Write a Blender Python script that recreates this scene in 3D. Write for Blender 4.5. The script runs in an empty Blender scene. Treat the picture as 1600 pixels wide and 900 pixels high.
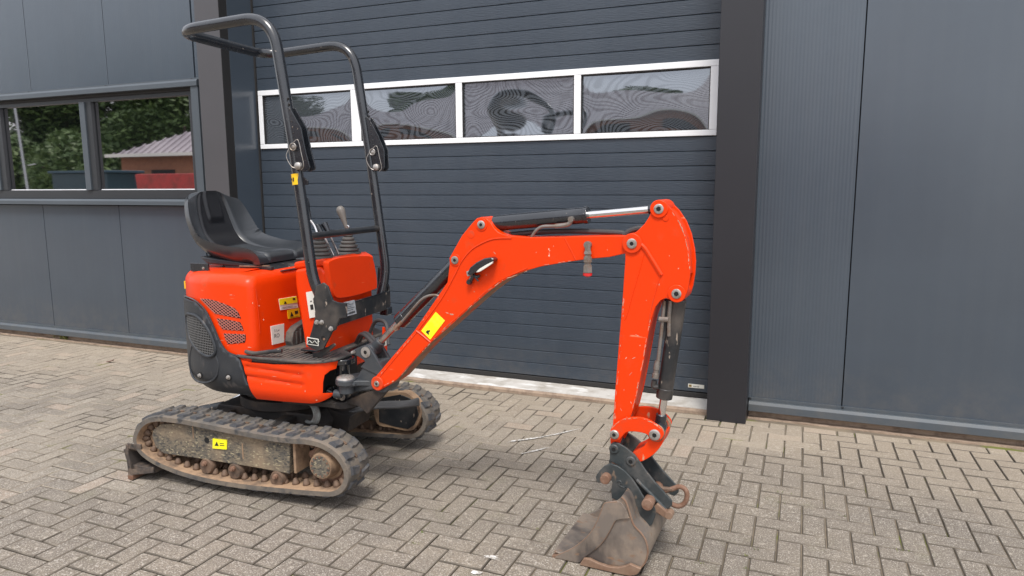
import bpy, bmesh, math, random
from mathutils import Vector, Matrix, noise
C = bpy.context.scene.collection
random.seed(7)
R = math.radians
PI = math.pi
# ---------------------------------------------------------------- camera
cd = bpy.data.cameras.new("camera"); cam = bpy.data.objects.new("camera", cd); C.objects.link(cam)
cd.sensor_width = 36.0; cd.lens = 1106.2 / 1600 * 36.0; cd.clip_start = 0.05; cd.clip_end = 500
H = 1.51
pitch, roll, yaw = R(8.222), R(-0.2857), R(22.288)
fwd = Vector((-math.sin(yaw)*math.cos(pitch), math.cos(yaw)*math.cos(pitch), -math.sin(pitch)))
rt = Vector((math.cos(yaw), math.sin(yaw), 0)); up = rt.cross(fwd)
r2 = rt*math.cos(roll) + up*math.sin(roll); u2 = -rt*math.sin(roll) + up*math.cos(roll)
mw = Matrix((r2, u2, -fwd)).transposed().to_4x4(); mw.translation = (0, 0, H)
cam.matrix_world = mw
bpy.context.scene.camera = cam
# ---------------------------------------------------------------- light
w = bpy.data.worlds.new("World"); bpy.context.scene.world = w; w.use_nodes = True
nt = w.node_tree; nt.nodes.clear()
SUN_EL, SUN_ROT = 60, 160     # rotation measured like the sky texture
sky = nt.nodes.new('ShaderNodeTexSky'); sky.sky_type = 'NISHITA'; sky.sun_disc = False
sky.sun_elevation = R(SUN_EL); sky.sun_rotation = R(SUN_ROT); sky.air_density = 1.0; sky.dust_density = 3.0
mix = nt.nodes.new('ShaderNodeMix'); mix.data_type = 'RGBA'; mix.inputs[0].default_value = 0.72
mix.inputs[7].default_value = (9.3, 9.4, 9.9, 1)
nt.links.new(sky.outputs[0], mix.inputs[6])
bg = nt.nodes.new('ShaderNodeBackground'); bg.inputs[1].default_value = 0.135
nt.links.new(mix.outputs[2], bg.inputs[0])
wo = nt.nodes.new('ShaderNodeOutputWorld'); nt.links.new(bg.outputs[0], wo.inputs[0])
sl = bpy.data.lights.new("sun", 'SUN'); sun = bpy.data.objects.new("sun", sl); C.objects.link(sun)
sl.energy = 2.5; sl.angle = R(16); sl.color = (1, 0.96, 0.9)
sd = Vector((math.sin(R(SUN_ROT))*math.cos(R(SUN_EL)), math.cos(R(SUN_ROT))*math.cos(R(SUN_EL)), math.sin(R(SUN_EL))))
sun.rotation_euler = sd.to_track_quat('Z', 'Y').to_euler()
vs = bpy.context.scene.view_settings
vs.view_transform = 'Standard'; vs.look = 'None'; vs.exposure = 0.35; vs.gamma = 1.0

# ---------------------------------------------------------------- materials
def mat(name, col, rough=0.5, metal=0.0, coat=0.0, col2=None, scale=6.0, lo=0.45, hi=0.65, det=6.0,
        bump=0.0, bscale=40.0, rough2=None, extra=None, stretch=None, spec=0.5):
    m = bpy.data.materials.new(name); m.use_nodes = True
    n = m.node_tree.nodes; l = m.node_tree.links
    b = n['Principled BSDF']
    b.inputs['Base Color'].default_value = (*col, 1); b.inputs['Roughness'].default_value = rough
    b.inputs['Metallic'].default_value = metal; b.inputs['Coat Weight'].default_value = coat
    b.inputs['Coat Roughness'].default_value = 0.15
    b.inputs['Specular IOR Level'].default_value = spec
    tc = n.new('ShaderNodeTexCoord'); out = tc.outputs['Object']
    if stretch:
        mp = n.new('ShaderNodeMapping'); mp.inputs['Scale'].default_value = stretch
        l.new(out, mp.inputs[0]); out = mp.outputs[0]
    m['vec'] = 1
    last = None
    if col2:
        t = n.new('ShaderNodeTexNoise'); t.inputs['Scale'].default_value = scale; t.inputs['Detail'].default_value = det
        t.inputs['Roughness'].default_value = 0.65
        l.new(out, t.inputs['Vector'])
        r = n.new('ShaderNodeMapRange'); r.inputs[1].default_value = lo; r.inputs[2].default_value = hi
        l.new(t.outputs[0], r.inputs[0])
        mx = n.new('ShaderNodeMix'); mx.data_type = 'RGBA'
        mx.inputs[6].default_value = (*col, 1); mx.inputs[7].default_value = (*col2, 1)
        l.new(r.outputs[0], mx.inputs[0]); l.new(mx.outputs[2], b.inputs['Base Color']); last = mx.outputs[2]
        if rough2 is not None:
            rr = n.new('ShaderNodeMapRange'); rr.inputs[3].default_value = rough; rr.inputs[4].default_value = rough2
            l.new(r.outputs[0], rr.inputs[0]); l.new(rr.outputs[0], b.inputs['Roughness'])
    if extra:   # list of (colour, scale, lo, hi, stretch): further layers of chips, dust, scratches
        for (ec, es, el, eh, est) in extra:
            mp = n.new('ShaderNodeMapping'); mp.inputs['Scale'].default_value = est or (1, 1, 1)
            mp.inputs['Location'].default_value = (random.random()*9, random.random()*9, random.random()*9)
            l.new(tc.outputs['Object'], mp.inputs[0])
            t = n.new('ShaderNodeTexNoise'); t.inputs['Scale'].default_value = es; t.inputs['Detail'].default_value = 5
            l.new(mp.outputs[0], t.inputs['Vector'])
            r = n.new('ShaderNodeMapRange'); r.inputs[1].default_value = el; r.inputs[2].default_value = eh
            l.new(t.outputs[0], r.inputs[0])
            mx = n.new('ShaderNodeMix'); mx.data_type = 'RGBA'
            if last: l.new(last, mx.inputs[6])
            else: mx.inputs[6].default_value = (*col, 1)
            mx.inputs[7].default_value = (*ec, 1)
            l.new(r.outputs[0], mx.inputs[0]); l.new(mx.outputs[2], b.inputs['Base Color']); last = mx.outputs[2]
    if bump:
        t = n.new('ShaderNodeTexNoise'); t.inputs['Scale'].default_value = bscale; t.inputs['Detail'].default_value = 4
        l.new(out, t.inputs['Vector'])
        bp = n.new('ShaderNodeBump'); bp.inputs['Strength'].default_value = 1.0; bp.inputs['Distance'].default_value = bump
        l.new(t.outputs[0], bp.inputs['Height']); l.new(bp.outputs[0], b.inputs['Normal'])
    return m
DUST = (0.33, 0.24, 0.16)
M_or = mat('orange_paint', (0.82, 0.046, 0.001), 0.36, coat=0.08, spec=.25, col2=(0.72, 0.042, 0.002), scale=3, lo=.3, hi=.8,
           extra=[((0.85, 0.30, 0.16), 5, .70, .76, (1, 1, 9)), ((0.80, 0.42, 0.30), 46, .74, .755, (1, 1, .5)), ((0.42, 0.08, 0.03), 14, .62, .95, None)], bump=0.0006, bscale=5)
M_orw = mat('orange_paint_worn', (0.80, 0.046, 0.002), 0.42, coat=0.04, spec=.25, col2=(0.66, 0.046, 0.006), scale=4, lo=.35, hi=.8,
            extra=[((0.60, 0.30, 0.18), 26, .64, .69, (1, 1, .4)), ((0.80, 0.45, 0.3), 60, .70, .73, None), ((0.30, 0.09, 0.05), 11, .55, .9, None)])
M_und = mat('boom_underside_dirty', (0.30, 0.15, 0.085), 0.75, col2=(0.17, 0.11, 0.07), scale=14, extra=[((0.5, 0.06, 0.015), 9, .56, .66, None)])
M_bk = mat('dark_paint', (0.010, 0.012, 0.016), 0.22, coat=0.8, col2=(0.016, 0.019, 0.024), scale=9, rough2=.36,
           extra=[((0.20, 0.17, 0.15), 60, .70, .74, None)])
M_bkw = mat('dark_paint_worn', (0.014, 0.016, 0.019), 0.38, col2=(0.028, 0.028, 0.029), scale=9, extra=[((0.33, 0.27, 0.22), 38, .66, .70, (1, 1, .4)), ((0.12, 0.10, 0.085), 6, .5, .8, None)], bump=.0008, bscale=30)
M_cast = mat('cast_bracket_paint', (0.042, 0.048, 0.055), 0.45, col2=(0.06, 0.064, 0.068), scale=7, extra=[((0.16, 0.13, 0.11), 40, .66, .76, None)], bump=.0006, bscale=50)
M_pl = mat('black_plastic', (0.022, 0.026, 0.032), 0.46, col2=(0.034, 0.037, 0.041), scale=5, bump=.0007, bscale=140, extra=[((0.17, 0.15, 0.14), 18, .62, .8, (1, 1, .3))])
M_vin = mat('seat_vinyl', (0.030, 0.034, 0.039), 0.28, coat=.25, col2=(0.036, 0.039, 0.044), scale=4, bump=.0004, bscale=130, rough2=.38)
M_vin2 = mat('seat_vinyl_insert', (0.008, 0.008, 0.010), 0.30, bump=.0005, bscale=180)
M_mat = mat('rubber_mat', (0.06, 0.058, 0.056), 0.7, col2=(0.14, 0.12, 0.10), scale=9, bump=.001, bscale=60)
M_tr = mat('track_rubber', (0.095, 0.088, 0.080), 0.8, col2=(0.19, 0.155, 0.12), scale=7, lo=.4, hi=.65, bump=.0015, bscale=60,
           extra=[((0.05, 0.05, 0.052), 16, .56, .66, None)])
M_trin = mat('track_inside_dust', (0.32, 0.21, 0.13), 0.9, col2=(0.14, 0.095, 0.065), scale=12, bump=.002, bscale=50)
M_lug = mat('tread_lug_rubber', (0.060, 0.062, 0.068), 0.60, col2=(0.16, 0.14, 0.12), scale=14, lo=.46, hi=.7, bump=.001, bscale=80)
M_steel = mat('dusty_steel', (0.17, 0.11, 0.075), 0.7, col2=(0.085, 0.06, 0.045), scale=20, metal=.2, bump=.001, bscale=70)
M_frame = mat('muddy_frame', (0.085, 0.078, 0.068), 0.85, col2=(0.20, 0.165, 0.115), scale=26, lo=.36, hi=.66, det=12, bump=.0025, bscale=45,
              extra=[((0.05, 0.048, 0.045), 85, .50, .62, (.6, 1, 1.2)), ((0.27, 0.20, 0.13), 5, .45, .75, None), ((0.36, 0.31, 0.20), 75, .60, .68, (.6, 1, 1.5))])
M_ftop = mat('frame_top_mud', (0.30, 0.20, 0.125), 0.9, col2=(0.17, 0.11, 0.07), scale=12, bump=.002, bscale=40)
M_under = mat('undercarriage_dirt', (0.020, 0.017, 0.016), 0.7, col2=(0.060, 0.043, 0.032), scale=8, bump=.002, bscale=40)
M_chrome = mat('chrome_rod', (0.75, 0.74, 0.73), 0.16, metal=1.0)
M_rodd = mat('dull_rod', (0.50, 0.46, 0.44), 0.25, metal=.9, col2=(.30, .24, .21), scale=20)
M_zinc = mat('zinc_bolt', (0.42, 0.40, 0.38), 0.40, metal=.6, col2=(.25, .21, .17), scale=30)
M_rust = mat('rust', (0.17, 0.088, 0.055), 0.8, col2=(0.24, 0.15, 0.105), scale=30, bump=.001, bscale=90)
M_bkt = mat('bucket_steel', (0.20, 0.172, 0.150), 0.42, metal=.3, col2=(0.31, 0.25, 0.20), scale=7, lo=.42, hi=.62, bump=.0012, bscale=35,
            extra=[((0.105, 0.090, 0.082), 9, .50, .66, (1, 1, .5)), ((0.26, 0.17, 0.115), 60, .60, .72, (.4,1,1))])
M_bktr = mat('bucket_edge_rust', (0.25, 0.165, 0.115), 0.6, metal=.2, col2=(0.20, 0.115, 0.075), scale=16, bump=.001, bscale=70)
M_coup = mat('coupler_paint_worn', (0.034, 0.042, 0.045), 0.42, col2=(0.085, 0.083, 0.080), scale=10, rough2=.6, extra=[((0.16, 0.12, 0.09), 40, .62, .70, (1,1,.5))], bump=.0008, bscale=40)
M_hose = mat('hose_rubber', (0.05, 0.05, 0.052), 0.55)
M_hoseg = mat('grey_hose', (0.20, 0.21, 0.20), 0.6, col2=(.13, .12, .11), scale=20)
M_pipe = mat('steel_pipe', (0.24, 0.22, 0.20), 0.4, metal=.5, col2=(.2, .14, .1), scale=25)
M_yel = mat('yellow_decal', (0.92, 0.86, 0.01), 0.4, col2=(.88, .78, .05), scale=30)
M_yor = mat('amber_decal', (0.86, 0.52, 0.01), 0.4)
M_ywh = mat('white_decal', (0.74, 0.73, 0.66), 0.45)
M_gdec = mat('grey_decal', (0.36, 0.39, 0.42), 0.45, col2=(.5, .52, .54), scale=40)
M_ink = mat('decal_ink', (0.02, 0.02, 0.02), 0.5)
M_redm = mat('red_plastic', (0.6, 0.02, 0.02), 0.4)
M_knob = mat('lever_knob', (0.15, 0.135, 0.12), 0.45)
M_boot = mat('lever_boot_rubber', (0.085, 0.08, 0.075), 0.65)
M_hole = mat('hole_shade', (0.006, 0.006, 0.006), 0.9)  # near-black colour painted on flat faces for the shade inside openings
M_mesh = mat('dusty_orange_mesh', (0.40, 0.13, 0.10), 0.6)
M_gm = mat('grille_wire', (0.12, 0.12, 0.12), 0.5)
# building
def paint(name, c, rough=.42, spec=.5, c2=None, **k):
    return mat(name, c, rough, col2=c2 or tuple(x*1.13 for x in c), scale=1.3, lo=.35, hi=.7, spec=spec, **k)
M_pan = paint('anthracite_panel', (0.046, 0.061, 0.080), .24, spec=.85, bump=.0004, bscale=3)
M_rail = paint('anthracite_trim', (0.068, 0.082, 0.096), .38)
M_post = paint('dark_post_paint', (0.018, 0.018, 0.022), .40)
M_postl = paint('grey_post_paint', (0.066, 0.064, 0.069), .40)
M_dark = mat('dark_gap', (0.010, 0.010, 0.011), 0.8)
M_white = mat('white_frame_paint', (0.86, 0.87, 0.89), 0.35)
M_fr = paint('dark_window_frame', (0.030, 0.033, 0.037), .35)
M_seal = mat('rubber_seal', (0.022, 0.021, 0.021), 0.6)
M_conc = mat('concrete_sill', (0.52, 0.50, 0.47), 0.85, col2=(0.36, 0.33, 0.29), scale=6, bump=.002, bscale=60, extra=[((0.66, 0.65, 0.63), 14, .54, .62, (.4, 1, 1))])
M_edge = mat('kerb_edge_stain', (0.36, 0.27, 0.20), 0.9, col2=(0.22, 0.16, 0.12), scale=14, bump=.003, bscale=50)

def ribbed(m, freq, depth, axis=0):
    """adds a fine rolled rib relief to a panel paint"""
    n = m.node_tree.nodes; l = m.node_tree.links; b = n['Principled BSDF']
    g = n.new('ShaderNodeNewGeometry'); s = n.new('ShaderNodeSeparateXYZ'); l.new(g.outputs['Position'], s.inputs[0])
    mu = n.new('ShaderNodeMath'); mu.operation = 'MULTIPLY'; mu.inputs[1].default_value = freq*2*PI
    l.new(s.outputs[axis], mu.inputs[0])
    si = n.new('ShaderNodeMath'); si.operation = 'SINE'; l.new(mu.outputs[0], si.inputs[0])
    bp = n.new('ShaderNodeBump'); bp.inputs['Distance'].default_value = depth; bp.inputs['Strength'].default_value = 1
    l.new(si.outputs[0], bp.inputs['Height']); l.new(bp.outputs[0], b.inputs['Normal'])
    return m
M_rib = ribbed(paint('ribbed_panel_paint', (0.049, 0.065, 0.085), .24, spec=.85), 1/.0210, .00020)
def splash(m, z1=.45):
    n = m.node_tree.nodes; l = m.node_tree.links; b = n['Principled BSDF']
    src = b.inputs['Base Color'].links[0].from_socket
    g = n.new('ShaderNodeNewGeometry'); s = n.new('ShaderNodeSeparateXYZ'); l.new(g.outputs['Position'], s.inputs[0])
    t = n.new('ShaderNodeTexNoise'); t.inputs['Scale'].default_value = 7; t.inputs['Detail'].default_value = 8; t.inputs['Roughness'].default_value = .75; l.new(g.outputs['Position'], t.inputs['Vector'])
    r = n.new('ShaderNodeMapRange'); r.inputs[1].default_value = z1; r.inputs[2].default_value = .05; r.inputs[3].default_value = 0; r.inputs[4].default_value = .28; l.new(s.outputs[2], r.inputs[0])
    r2_ = n.new('ShaderNodeMapRange'); r2_.inputs[1].default_value = .42; r2_.inputs[2].default_value = .68; l.new(t.outputs[0], r2_.inputs[0])
    mu = n.new('ShaderNodeMath'); mu.operation = 'MULTIPLY'; l.new(r.outputs[0], mu.inputs[0]); l.new(r2_.outputs[0], mu.inputs[1])
    mx = n.new('ShaderNodeMix'); mx.data_type = 'RGBA'; mx.inputs[7].default_value = (.17, .145, .115, 1); l.new(src, mx.inputs[6]); l.new(mu.outputs[0], mx.inputs[0])
    # faint vertical rain streaks
    mp = n.new('ShaderNodeMapping'); mp.inputs['Scale'].default_value = (14, 1, .35); l.new(g.outputs['Position'], mp.inputs[0])
    t2 = n.new('ShaderNodeTexNoise'); t2.inputs['Scale'].default_value = 1; t2.inputs['Detail'].default_value = 4; l.new(mp.outputs[0], t2.inputs['Vector'])
    r3 = n.new('ShaderNodeMapRange'); r3.inputs[1].default_value = .45; r3.inputs[2].default_value = .75; r3.inputs[4].default_value = .05; l.new(t2.outputs[0], r3.inputs[0])
    m2 = n.new('ShaderNodeMix'); m2.data_type = 'RGBA'; m2.inputs[7].default_value = (.13, .135, .14, 1); l.new(mx.outputs[2], m2.inputs[6]); l.new(r3.outputs[0], m2.inputs[0])
    l.new(m2.outputs[2], b.inputs['Base Color'])
for q_ in (M_pan, M_rib, M_rail): splash(q_)
def slatmat():
    m = mat('door_slat_woodgrain', (0.039, 0.052, 0.070), 0.36, col2=(0.045, 0.059, 0.078), scale=2)
    n = m.node_tree.nodes; l = m.node_tree.links; b = n['Principled BSDF']
    g = n.new('ShaderNodeNewGeometry'); mp = n.new('ShaderNodeMapping'); mp.inputs['Scale'].default_value = (9, 1, 110)
    l.new(g.outputs['Position'], mp.inputs[0])
    t = n.new('ShaderNodeTexNoise'); t.inputs['Scale'].default_value = 1.6; t.inputs['Detail'].default_value = 3
    l.new(mp.outputs[0], t.inputs['Vector'])
    bp = n.new('ShaderNodeBump'); bp.inputs['Distance'].default_value = .0022; bp.inputs['Strength'].default_value = 1
    l.new(t.outputs[0], bp.inputs['Height']); l.new(bp.outputs[0], b.inputs['Normal'])
    return m
M_slat = slatmat(); splash(M_slat, .35)
def glassmat(name, base, rough, mirror, tint=(1, 1, 1)):
    m = bpy.data.materials.new(name); m.use_nodes = True
    n = m.node_tree.nodes; l = m.node_tree.links; b = n['Principled BSDF']
    b.inputs['Base Color'].default_value = (*base, 1); b.inputs['Roughness'].default_value = rough
    g = n.new('ShaderNodeBsdfGlossy'); g.inputs['Roughness'].default_value = rough; g.inputs['Color'].default_value = (*tint, 1)
    mx = n.new('ShaderNodeMixShader'); mx.inputs[0].default_value = mirror
    l.new(b.outputs[0], mx.inputs[1]); l.new(g.outputs[0], mx.inputs[2])
    l.new(mx.outputs[0], n['Material Output'].inputs[0])
    return m
M_glass = glassmat('coated_window_glass', (0.008, 0.010, 0.010), 0.02, .62, (0.92, 0.88, 0.9))
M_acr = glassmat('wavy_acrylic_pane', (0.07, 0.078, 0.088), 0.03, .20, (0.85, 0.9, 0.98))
def painted_reflection(m):
    """contour-like reflections painted into the base colour of the acrylic pane"""
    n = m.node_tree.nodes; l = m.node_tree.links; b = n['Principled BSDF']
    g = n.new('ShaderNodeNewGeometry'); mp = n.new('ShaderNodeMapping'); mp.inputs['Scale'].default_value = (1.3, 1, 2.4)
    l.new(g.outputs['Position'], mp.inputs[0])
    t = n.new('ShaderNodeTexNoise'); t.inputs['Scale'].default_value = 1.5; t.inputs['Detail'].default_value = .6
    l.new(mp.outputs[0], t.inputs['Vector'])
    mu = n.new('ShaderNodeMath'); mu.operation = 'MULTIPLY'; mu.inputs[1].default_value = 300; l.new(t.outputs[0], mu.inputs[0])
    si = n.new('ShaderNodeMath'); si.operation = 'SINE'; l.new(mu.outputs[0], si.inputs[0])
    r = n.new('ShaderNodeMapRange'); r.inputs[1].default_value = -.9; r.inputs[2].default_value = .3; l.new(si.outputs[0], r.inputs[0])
    mx = n.new('ShaderNodeMix'); mx.data_type = 'RGBA'; mx.inputs[6].default_value = (.022, .025, .028, 1); mx.inputs[7].default_value = (.085, .097, .112, 1)  # reflected contour lines put into the colour as dark and pale bands
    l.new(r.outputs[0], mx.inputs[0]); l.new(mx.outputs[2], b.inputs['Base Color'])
painted_reflection(M_acr)

def brickmat():
    m = bpy.data.materials.new('paving_brick'); m.use_nodes = True
    n = m.node_tree.nodes; l = m.node_tree.links; b = n['Principled BSDF']; b.inputs['Roughness'].default_value = .80
    b.inputs['Specular IOR Level'].default_value = .4
    g = n.new('ShaderNodeNewGeometry')
    at = n.new('ShaderNodeAttribute'); at.attribute_name = 'tone'
    oi = n.new('ShaderNodeObjectInfo')
    def N(scale, det=4, ro=.6, stretch=None):
        t = n.new('ShaderNodeTexNoise'); t.inputs['Scale'].default_value = scale; t.inputs['Detail'].default_value = det
        t.inputs['Roughness'].default_value = ro
        if stretch:
            mp = n.new('ShaderNodeMapping'); mp.inputs['Scale'].default_value = stretch
            l.new(g.outputs['Position'], mp.inputs[0]); l.new(mp.outputs[0], t.inputs['Vector'])
        else: l.new(g.outputs['Position'], t.inputs['Vector'])
        return t.outputs[0]
    def mr(x, a, bb, c=0, d=1):
        r = n.new('ShaderNodeMapRange'); r.inputs[1].default_value = a; r.inputs[2].default_value = bb
        r.inputs[3].default_value = c; r.inputs[4].default_value = d; l.new(x, r.inputs[0]); return r.outputs[0]
    def mx(f, a, c):
        q = n.new('ShaderNodeMix'); q.data_type = 'RGBA'; l.new(f, q.inputs[0])
        if isinstance(a, tuple): q.inputs[6].default_value = (*a, 1)
        else: l.new(a, q.inputs[6])
        if isinstance(c, tuple): q.inputs[7].default_value = (*c, 1)
        else: l.new(c, q.inputs[7])
        return q.outputs[2]
    # tone per brick: attribute on the joined field, object random on single ones
    add = n.new('ShaderNodeMath'); add.operation = 'ADD'
    isobj = n.new('ShaderNodeMath'); isobj.operation = 'LESS_THAN'; l.new(at.outputs['Alpha'], isobj.inputs[0]); isobj.inputs[1].default_value = .5
    mu = n.new('ShaderNodeMath'); mu.operation = 'MULTIPLY'; l.new(isobj.outputs[0], mu.inputs[0]); l.new(oi.outputs['Random'], mu.inputs[1])
    l.new(mu.outputs[0], add.inputs[0]); l.new(at.outputs['Fac'], add.inputs[1])
    tone = add.outputs[0]
    c = mx(mr(tone, 0, 1), (0.180, 0.155, 0.128), (0.300, 0.262, 0.216))
    c = mx(mr(tone, .9, .93, 0, .4), c, (0.36, 0.25, 0.19))
    c = mx(mr(N(1.1, 4), .40, .68, 0, .5), c, (0.33, 0.275, 0.205))           # sandy patches
    c = mx(mr(N(2.3, 5), .50, .70, 0, .6), c, (0.165, 0.142, 0.118))
    c = mx(mr(N(.8, 6, .7), .56, .70, 0, .45), c, (0.13, 0.112, 0.092))
    c = mx(mr(N(4.5, 5, .7), .58, .72, 0, .40), c, (0.17, 0.165, 0.085))
    c = mx(mr(N(9, 5, .75), .55, .75, 0, .40), c, (0.12, 0.10, 0.082))         # dirty patches
    c = mx(mr(N(120, 3, .6), .50, .60, 0, .55), c, (0.095, 0.080, 0.068))     # dark aggregate
    c = mx(mr(N(190, 2, .5), .56, .66, 0, .6), c, (0.62, 0.58, 0.52))       # light aggregate
    c = mx(mr(N(38, 3, .6), .58, .70, 0, .5), c, (0.50, 0.45, 0.38))
    # sand worn strip near the wall (y > 4)
    s = n.new('ShaderNodeSeparateXYZ'); l.new(g.outputs['Position'], s.inputs[0])
    c = mx(mr(s.outputs[1], 3.5, 4.5, 0, .38), c, (0.42, 0.34, 0.25))
    l.new(c, b.inputs['Base Color'])
    bp = n.new('ShaderNodeBump'); bp.inputs['Distance'].default_value = .0022; bp.inputs['Strength'].default_value = 1
    l.new(N(130, 4, .7), bp.inputs['Height']); l.new(bp.outputs[0], b.inputs['Normal'])
    return m
M_brick = brickmat()
M_bcham = mat('brick_chamfer_dirt', (0.21, 0.18, 0.145), 0.95, col2=(0.29, 0.25, 0.20), scale=5, lo=.35, hi=.6, extra=[((0.15, 0.15, 0.05), 3.5, .62, .70, None), ((0.10, 0.085, 0.068), 2.2, .48, .62, None)])
M_bedge = mat('brick_edge_dirt', (0.10, 0.084, 0.064), 0.95, col2=(0.06, 0.05, 0.04), scale=9, extra=[((0.13, 0.13, 0.04), 3.5, .60, .68, None)])
M_sand = mat('joint_sand', (0.15, 0.122, 0.090), 0.95, col2=(0.23, 0.185, 0.130), scale=3, bump=.002, bscale=80,
             extra=[((0.13, 0.14, 0.03), 3.2, .60, .66, None)])
M_far = mat('distant_paving', (0.30, 0.265, 0.23), 0.9, col2=(0.36, 0.32, 0.27), scale=1.5)
M_chalk = mat('white_paint_splash', (0.70, 0.69, 0.67), 0.85, col2=(.30, .27, .23), scale=75, lo=.42, hi=.58)

# ---------------------------------------------------------------- mesh helpers
def link(o, parent=None):
    C.objects.link(o)
    if parent: o.parent = parent
    return o
def finish(name, bm, m, parent=None, bevel=0.0, seg=2, smooth=35, recalc=True):
    if recalc: bmesh.ops.recalc_face_normals(bm, faces=bm.faces)
    me = bpy.data.meshes.new(name); bm.to_mesh(me); bm.free()
    for k in (m if isinstance(m, (list, tuple)) else [m]): me.materials.append(k)
    if smooth:
        me.shade_smooth(); me.set_sharp_from_angle(angle=R(smooth))
    o = bpy.data.objects.new(name, me); link(o, parent)
    if bevel:
        b = o.modifiers.new('bevel', 'BEVEL'); b.width = bevel; b.segments = seg; b.limit_method = 'ANGLE'; b.angle_limit = R(40)
        b.harden_normals = True
    return o
def box(bm, x0, x1, y0, y1, z0, z1, mi=0):
    v = [bm.verts.new(p) for p in ((x0,y0,z0),(x1,y0,z0),(x1,y1,z0),(x0,y1,z0),(x0,y0,z1),(x1,y0,z1),(x1,y1,z1),(x0,y1,z1))]
    for f in ((0,3,2,1),(4,5,6,7),(0,1,5,4),(1,2,6,5),(2,3,7,6),(3,0,4,7)):
        bm.faces.new([v[i] for i in f]).material_index = mi
# frames: machine axes (u forward, v away from camera, z up); boom plane axes (s, t, z)
SB = (0.53, -0.256); BY = R(-5)
def FM(a, t, z): return Vector((a, t, z))
def FB(a, t, z): return Vector((SB[0] + a*math.cos(BY) - t*math.sin(BY), SB[1] + a*math.sin(BY) + t*math.cos(BY), z))
def prism(bm, pts, t0, t1, F=FM, mi=0, mis=None):
    a = [bm.verts.new(F(p[0], t0, p[1])) for p in pts]; b = [bm.verts.new(F(p[0], t1, p[1])) for p in pts]
    n = len(pts)
    bm.faces.new(a).material_index = mi; bm.faces.new(list(reversed(b))).material_index = mi
    for i in range(n):
        j = (i+1) % n
        f = bm.faces.new((a[i], b[i], b[j], a[j])); f.material_index = mis[i] if mis else mi
def ring_frame(d):
    d = d.normalized(); x = d.orthogonal().normalized(); return x, d.cross(x)
def cyl(bm, p0, p1, r0, r1=None, n=16, caps=True, mi=0):
    p0, p1 = Vector(p0), Vector(p1); r1 = r0 if r1 is None else r1
    x, y = ring_frame(p1-p0)
    A = [bm.verts.new(p0 + (x*math.cos(2*PI*i/n) + y*math.sin(2*PI*i/n))*r0) for i in range(n)]
    B = [bm.verts.new(p1 + (x*math.cos(2*PI*i/n) + y*math.sin(2*PI*i/n))*r1) for i in range(n)]
    for i in range(n): bm.faces.new((A[i], A[(i+1)%n], B[(i+1)%n], B[i])).material_index = mi
    if caps:
        bm.faces.new(list(reversed(A))).material_index = mi; bm.faces.new(B).material_index = mi
def lathe(bm, p0, d, prof, n=20, mi=0):
    """prof: (distance along d, radius)"""
    p0 = Vector(p0); d = Vector(d).normalized(); x, y = ring_frame(d); prev = None
    for (h, r) in prof:
        ring = [bm.verts.new(p0 + d*h + (x*math.cos(2*PI*i/n) + y*math.sin(2*PI*i/n))*max(r, 1e-4)) for i in range(n)]
        if prev:
            for i in range(n): bm.faces.new((prev[i], prev[(i+1)%n], ring[(i+1)%n], ring[i])).material_index = mi
        else: bm.faces.new(list(reversed(ring))).material_index = mi
        prev = ring
    bm.faces.new(prev).material_index = mi
def catmull(P, n=8, closed=False):
    P = [Vector(p) for p in P]; out = []; N = len(P)
    for i in range(N if closed else N-1):
        g = (lambda k: P[k % N]) if closed else (lambda k: P[max(0, min(N-1, k))])
        a, b, c, d = g(i-1), g(i), g(i+1), g(i+2)
        for k in range(n):
            t = k/n
            out.append(0.5*((2*b) + (c-a)*t + (2*a-5*b+4*c-d)*t*t + (3*b-a-3*c+d)*t**3))
    if not closed: out.append(P[-1])
    return out
def tube(bm, P, r, n=10, smooth=6, caps=True, mi=0, closed=False):
    pts = catmull(P, smooth, closed) if smooth else [Vector(p) for p in P]
    N = len(pts); prev = None; first = None; x = None
    for i, p in enumerate(pts):
        t = (pts[(i+1) % N] - pts[i-1]) if closed else (pts[min(i+1, N-1)] - pts[max(i-1, 0)])
        t.normalize()
        x = t.orthogonal().normalized() if x is None else (x - t*x.dot(t)).normalized()
        y = t.cross(x)
        ring = [bm.verts.new(p + (x*math.cos(2*PI*k/n) + y*math.sin(2*PI*k/n))*r) for k in range(n)]
        if prev:
            for k in range(n): bm.faces.new((prev[k], prev[(k+1)%n], ring[(k+1)%n], ring[k])).material_index = mi
        else: first = ring
        prev = ring
    if closed:
        best = min(range(n), key=lambda s: sum((prev[k].co - first[(k+s)%n].co).length for k in range(n)))
        for k in range(n): bm.faces.new((prev[k], prev[(k+1)%n], first[(k+1+best)%n], first[(k+best)%n])).material_index = mi
    elif caps: bm.faces.new(list(reversed(first))); bm.faces.new(prev)
def bend(P, r, n=7):
    """polyline with rounded corners; r one radius or a list per inner point"""
    P = [Vector(p) for p in P]; out = [P[0]]
    for i in range(1, len(P)-1):
        rr = r[i-1] if isinstance(r, (list, tuple)) else r
        a = (P[i-1]-P[i]); b = (P[i+1]-P[i]); la, lb = a.length, b.length; a.normalize(); b.normalize()
        if rr <= 0: out.append(P[i]); continue
        ang = a.angle(b); d = min(rr/math.tan(ang/2), la*.49, lb*.49)
        p0, p1 = P[i]+a*d, P[i]+b*d
        for k in range(n+1):
            t = k/n; out.append(p0*(1-t)**2 + P[i]*2*t*(1-t) + p1*t*t)
    out.append(P[-1]); return out
def smooth2(pts, n=6, closed=True):
    return [(p.x, p.y) for p in catmull([(a, b, 0) for a, b in pts], n, closed)]
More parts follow.
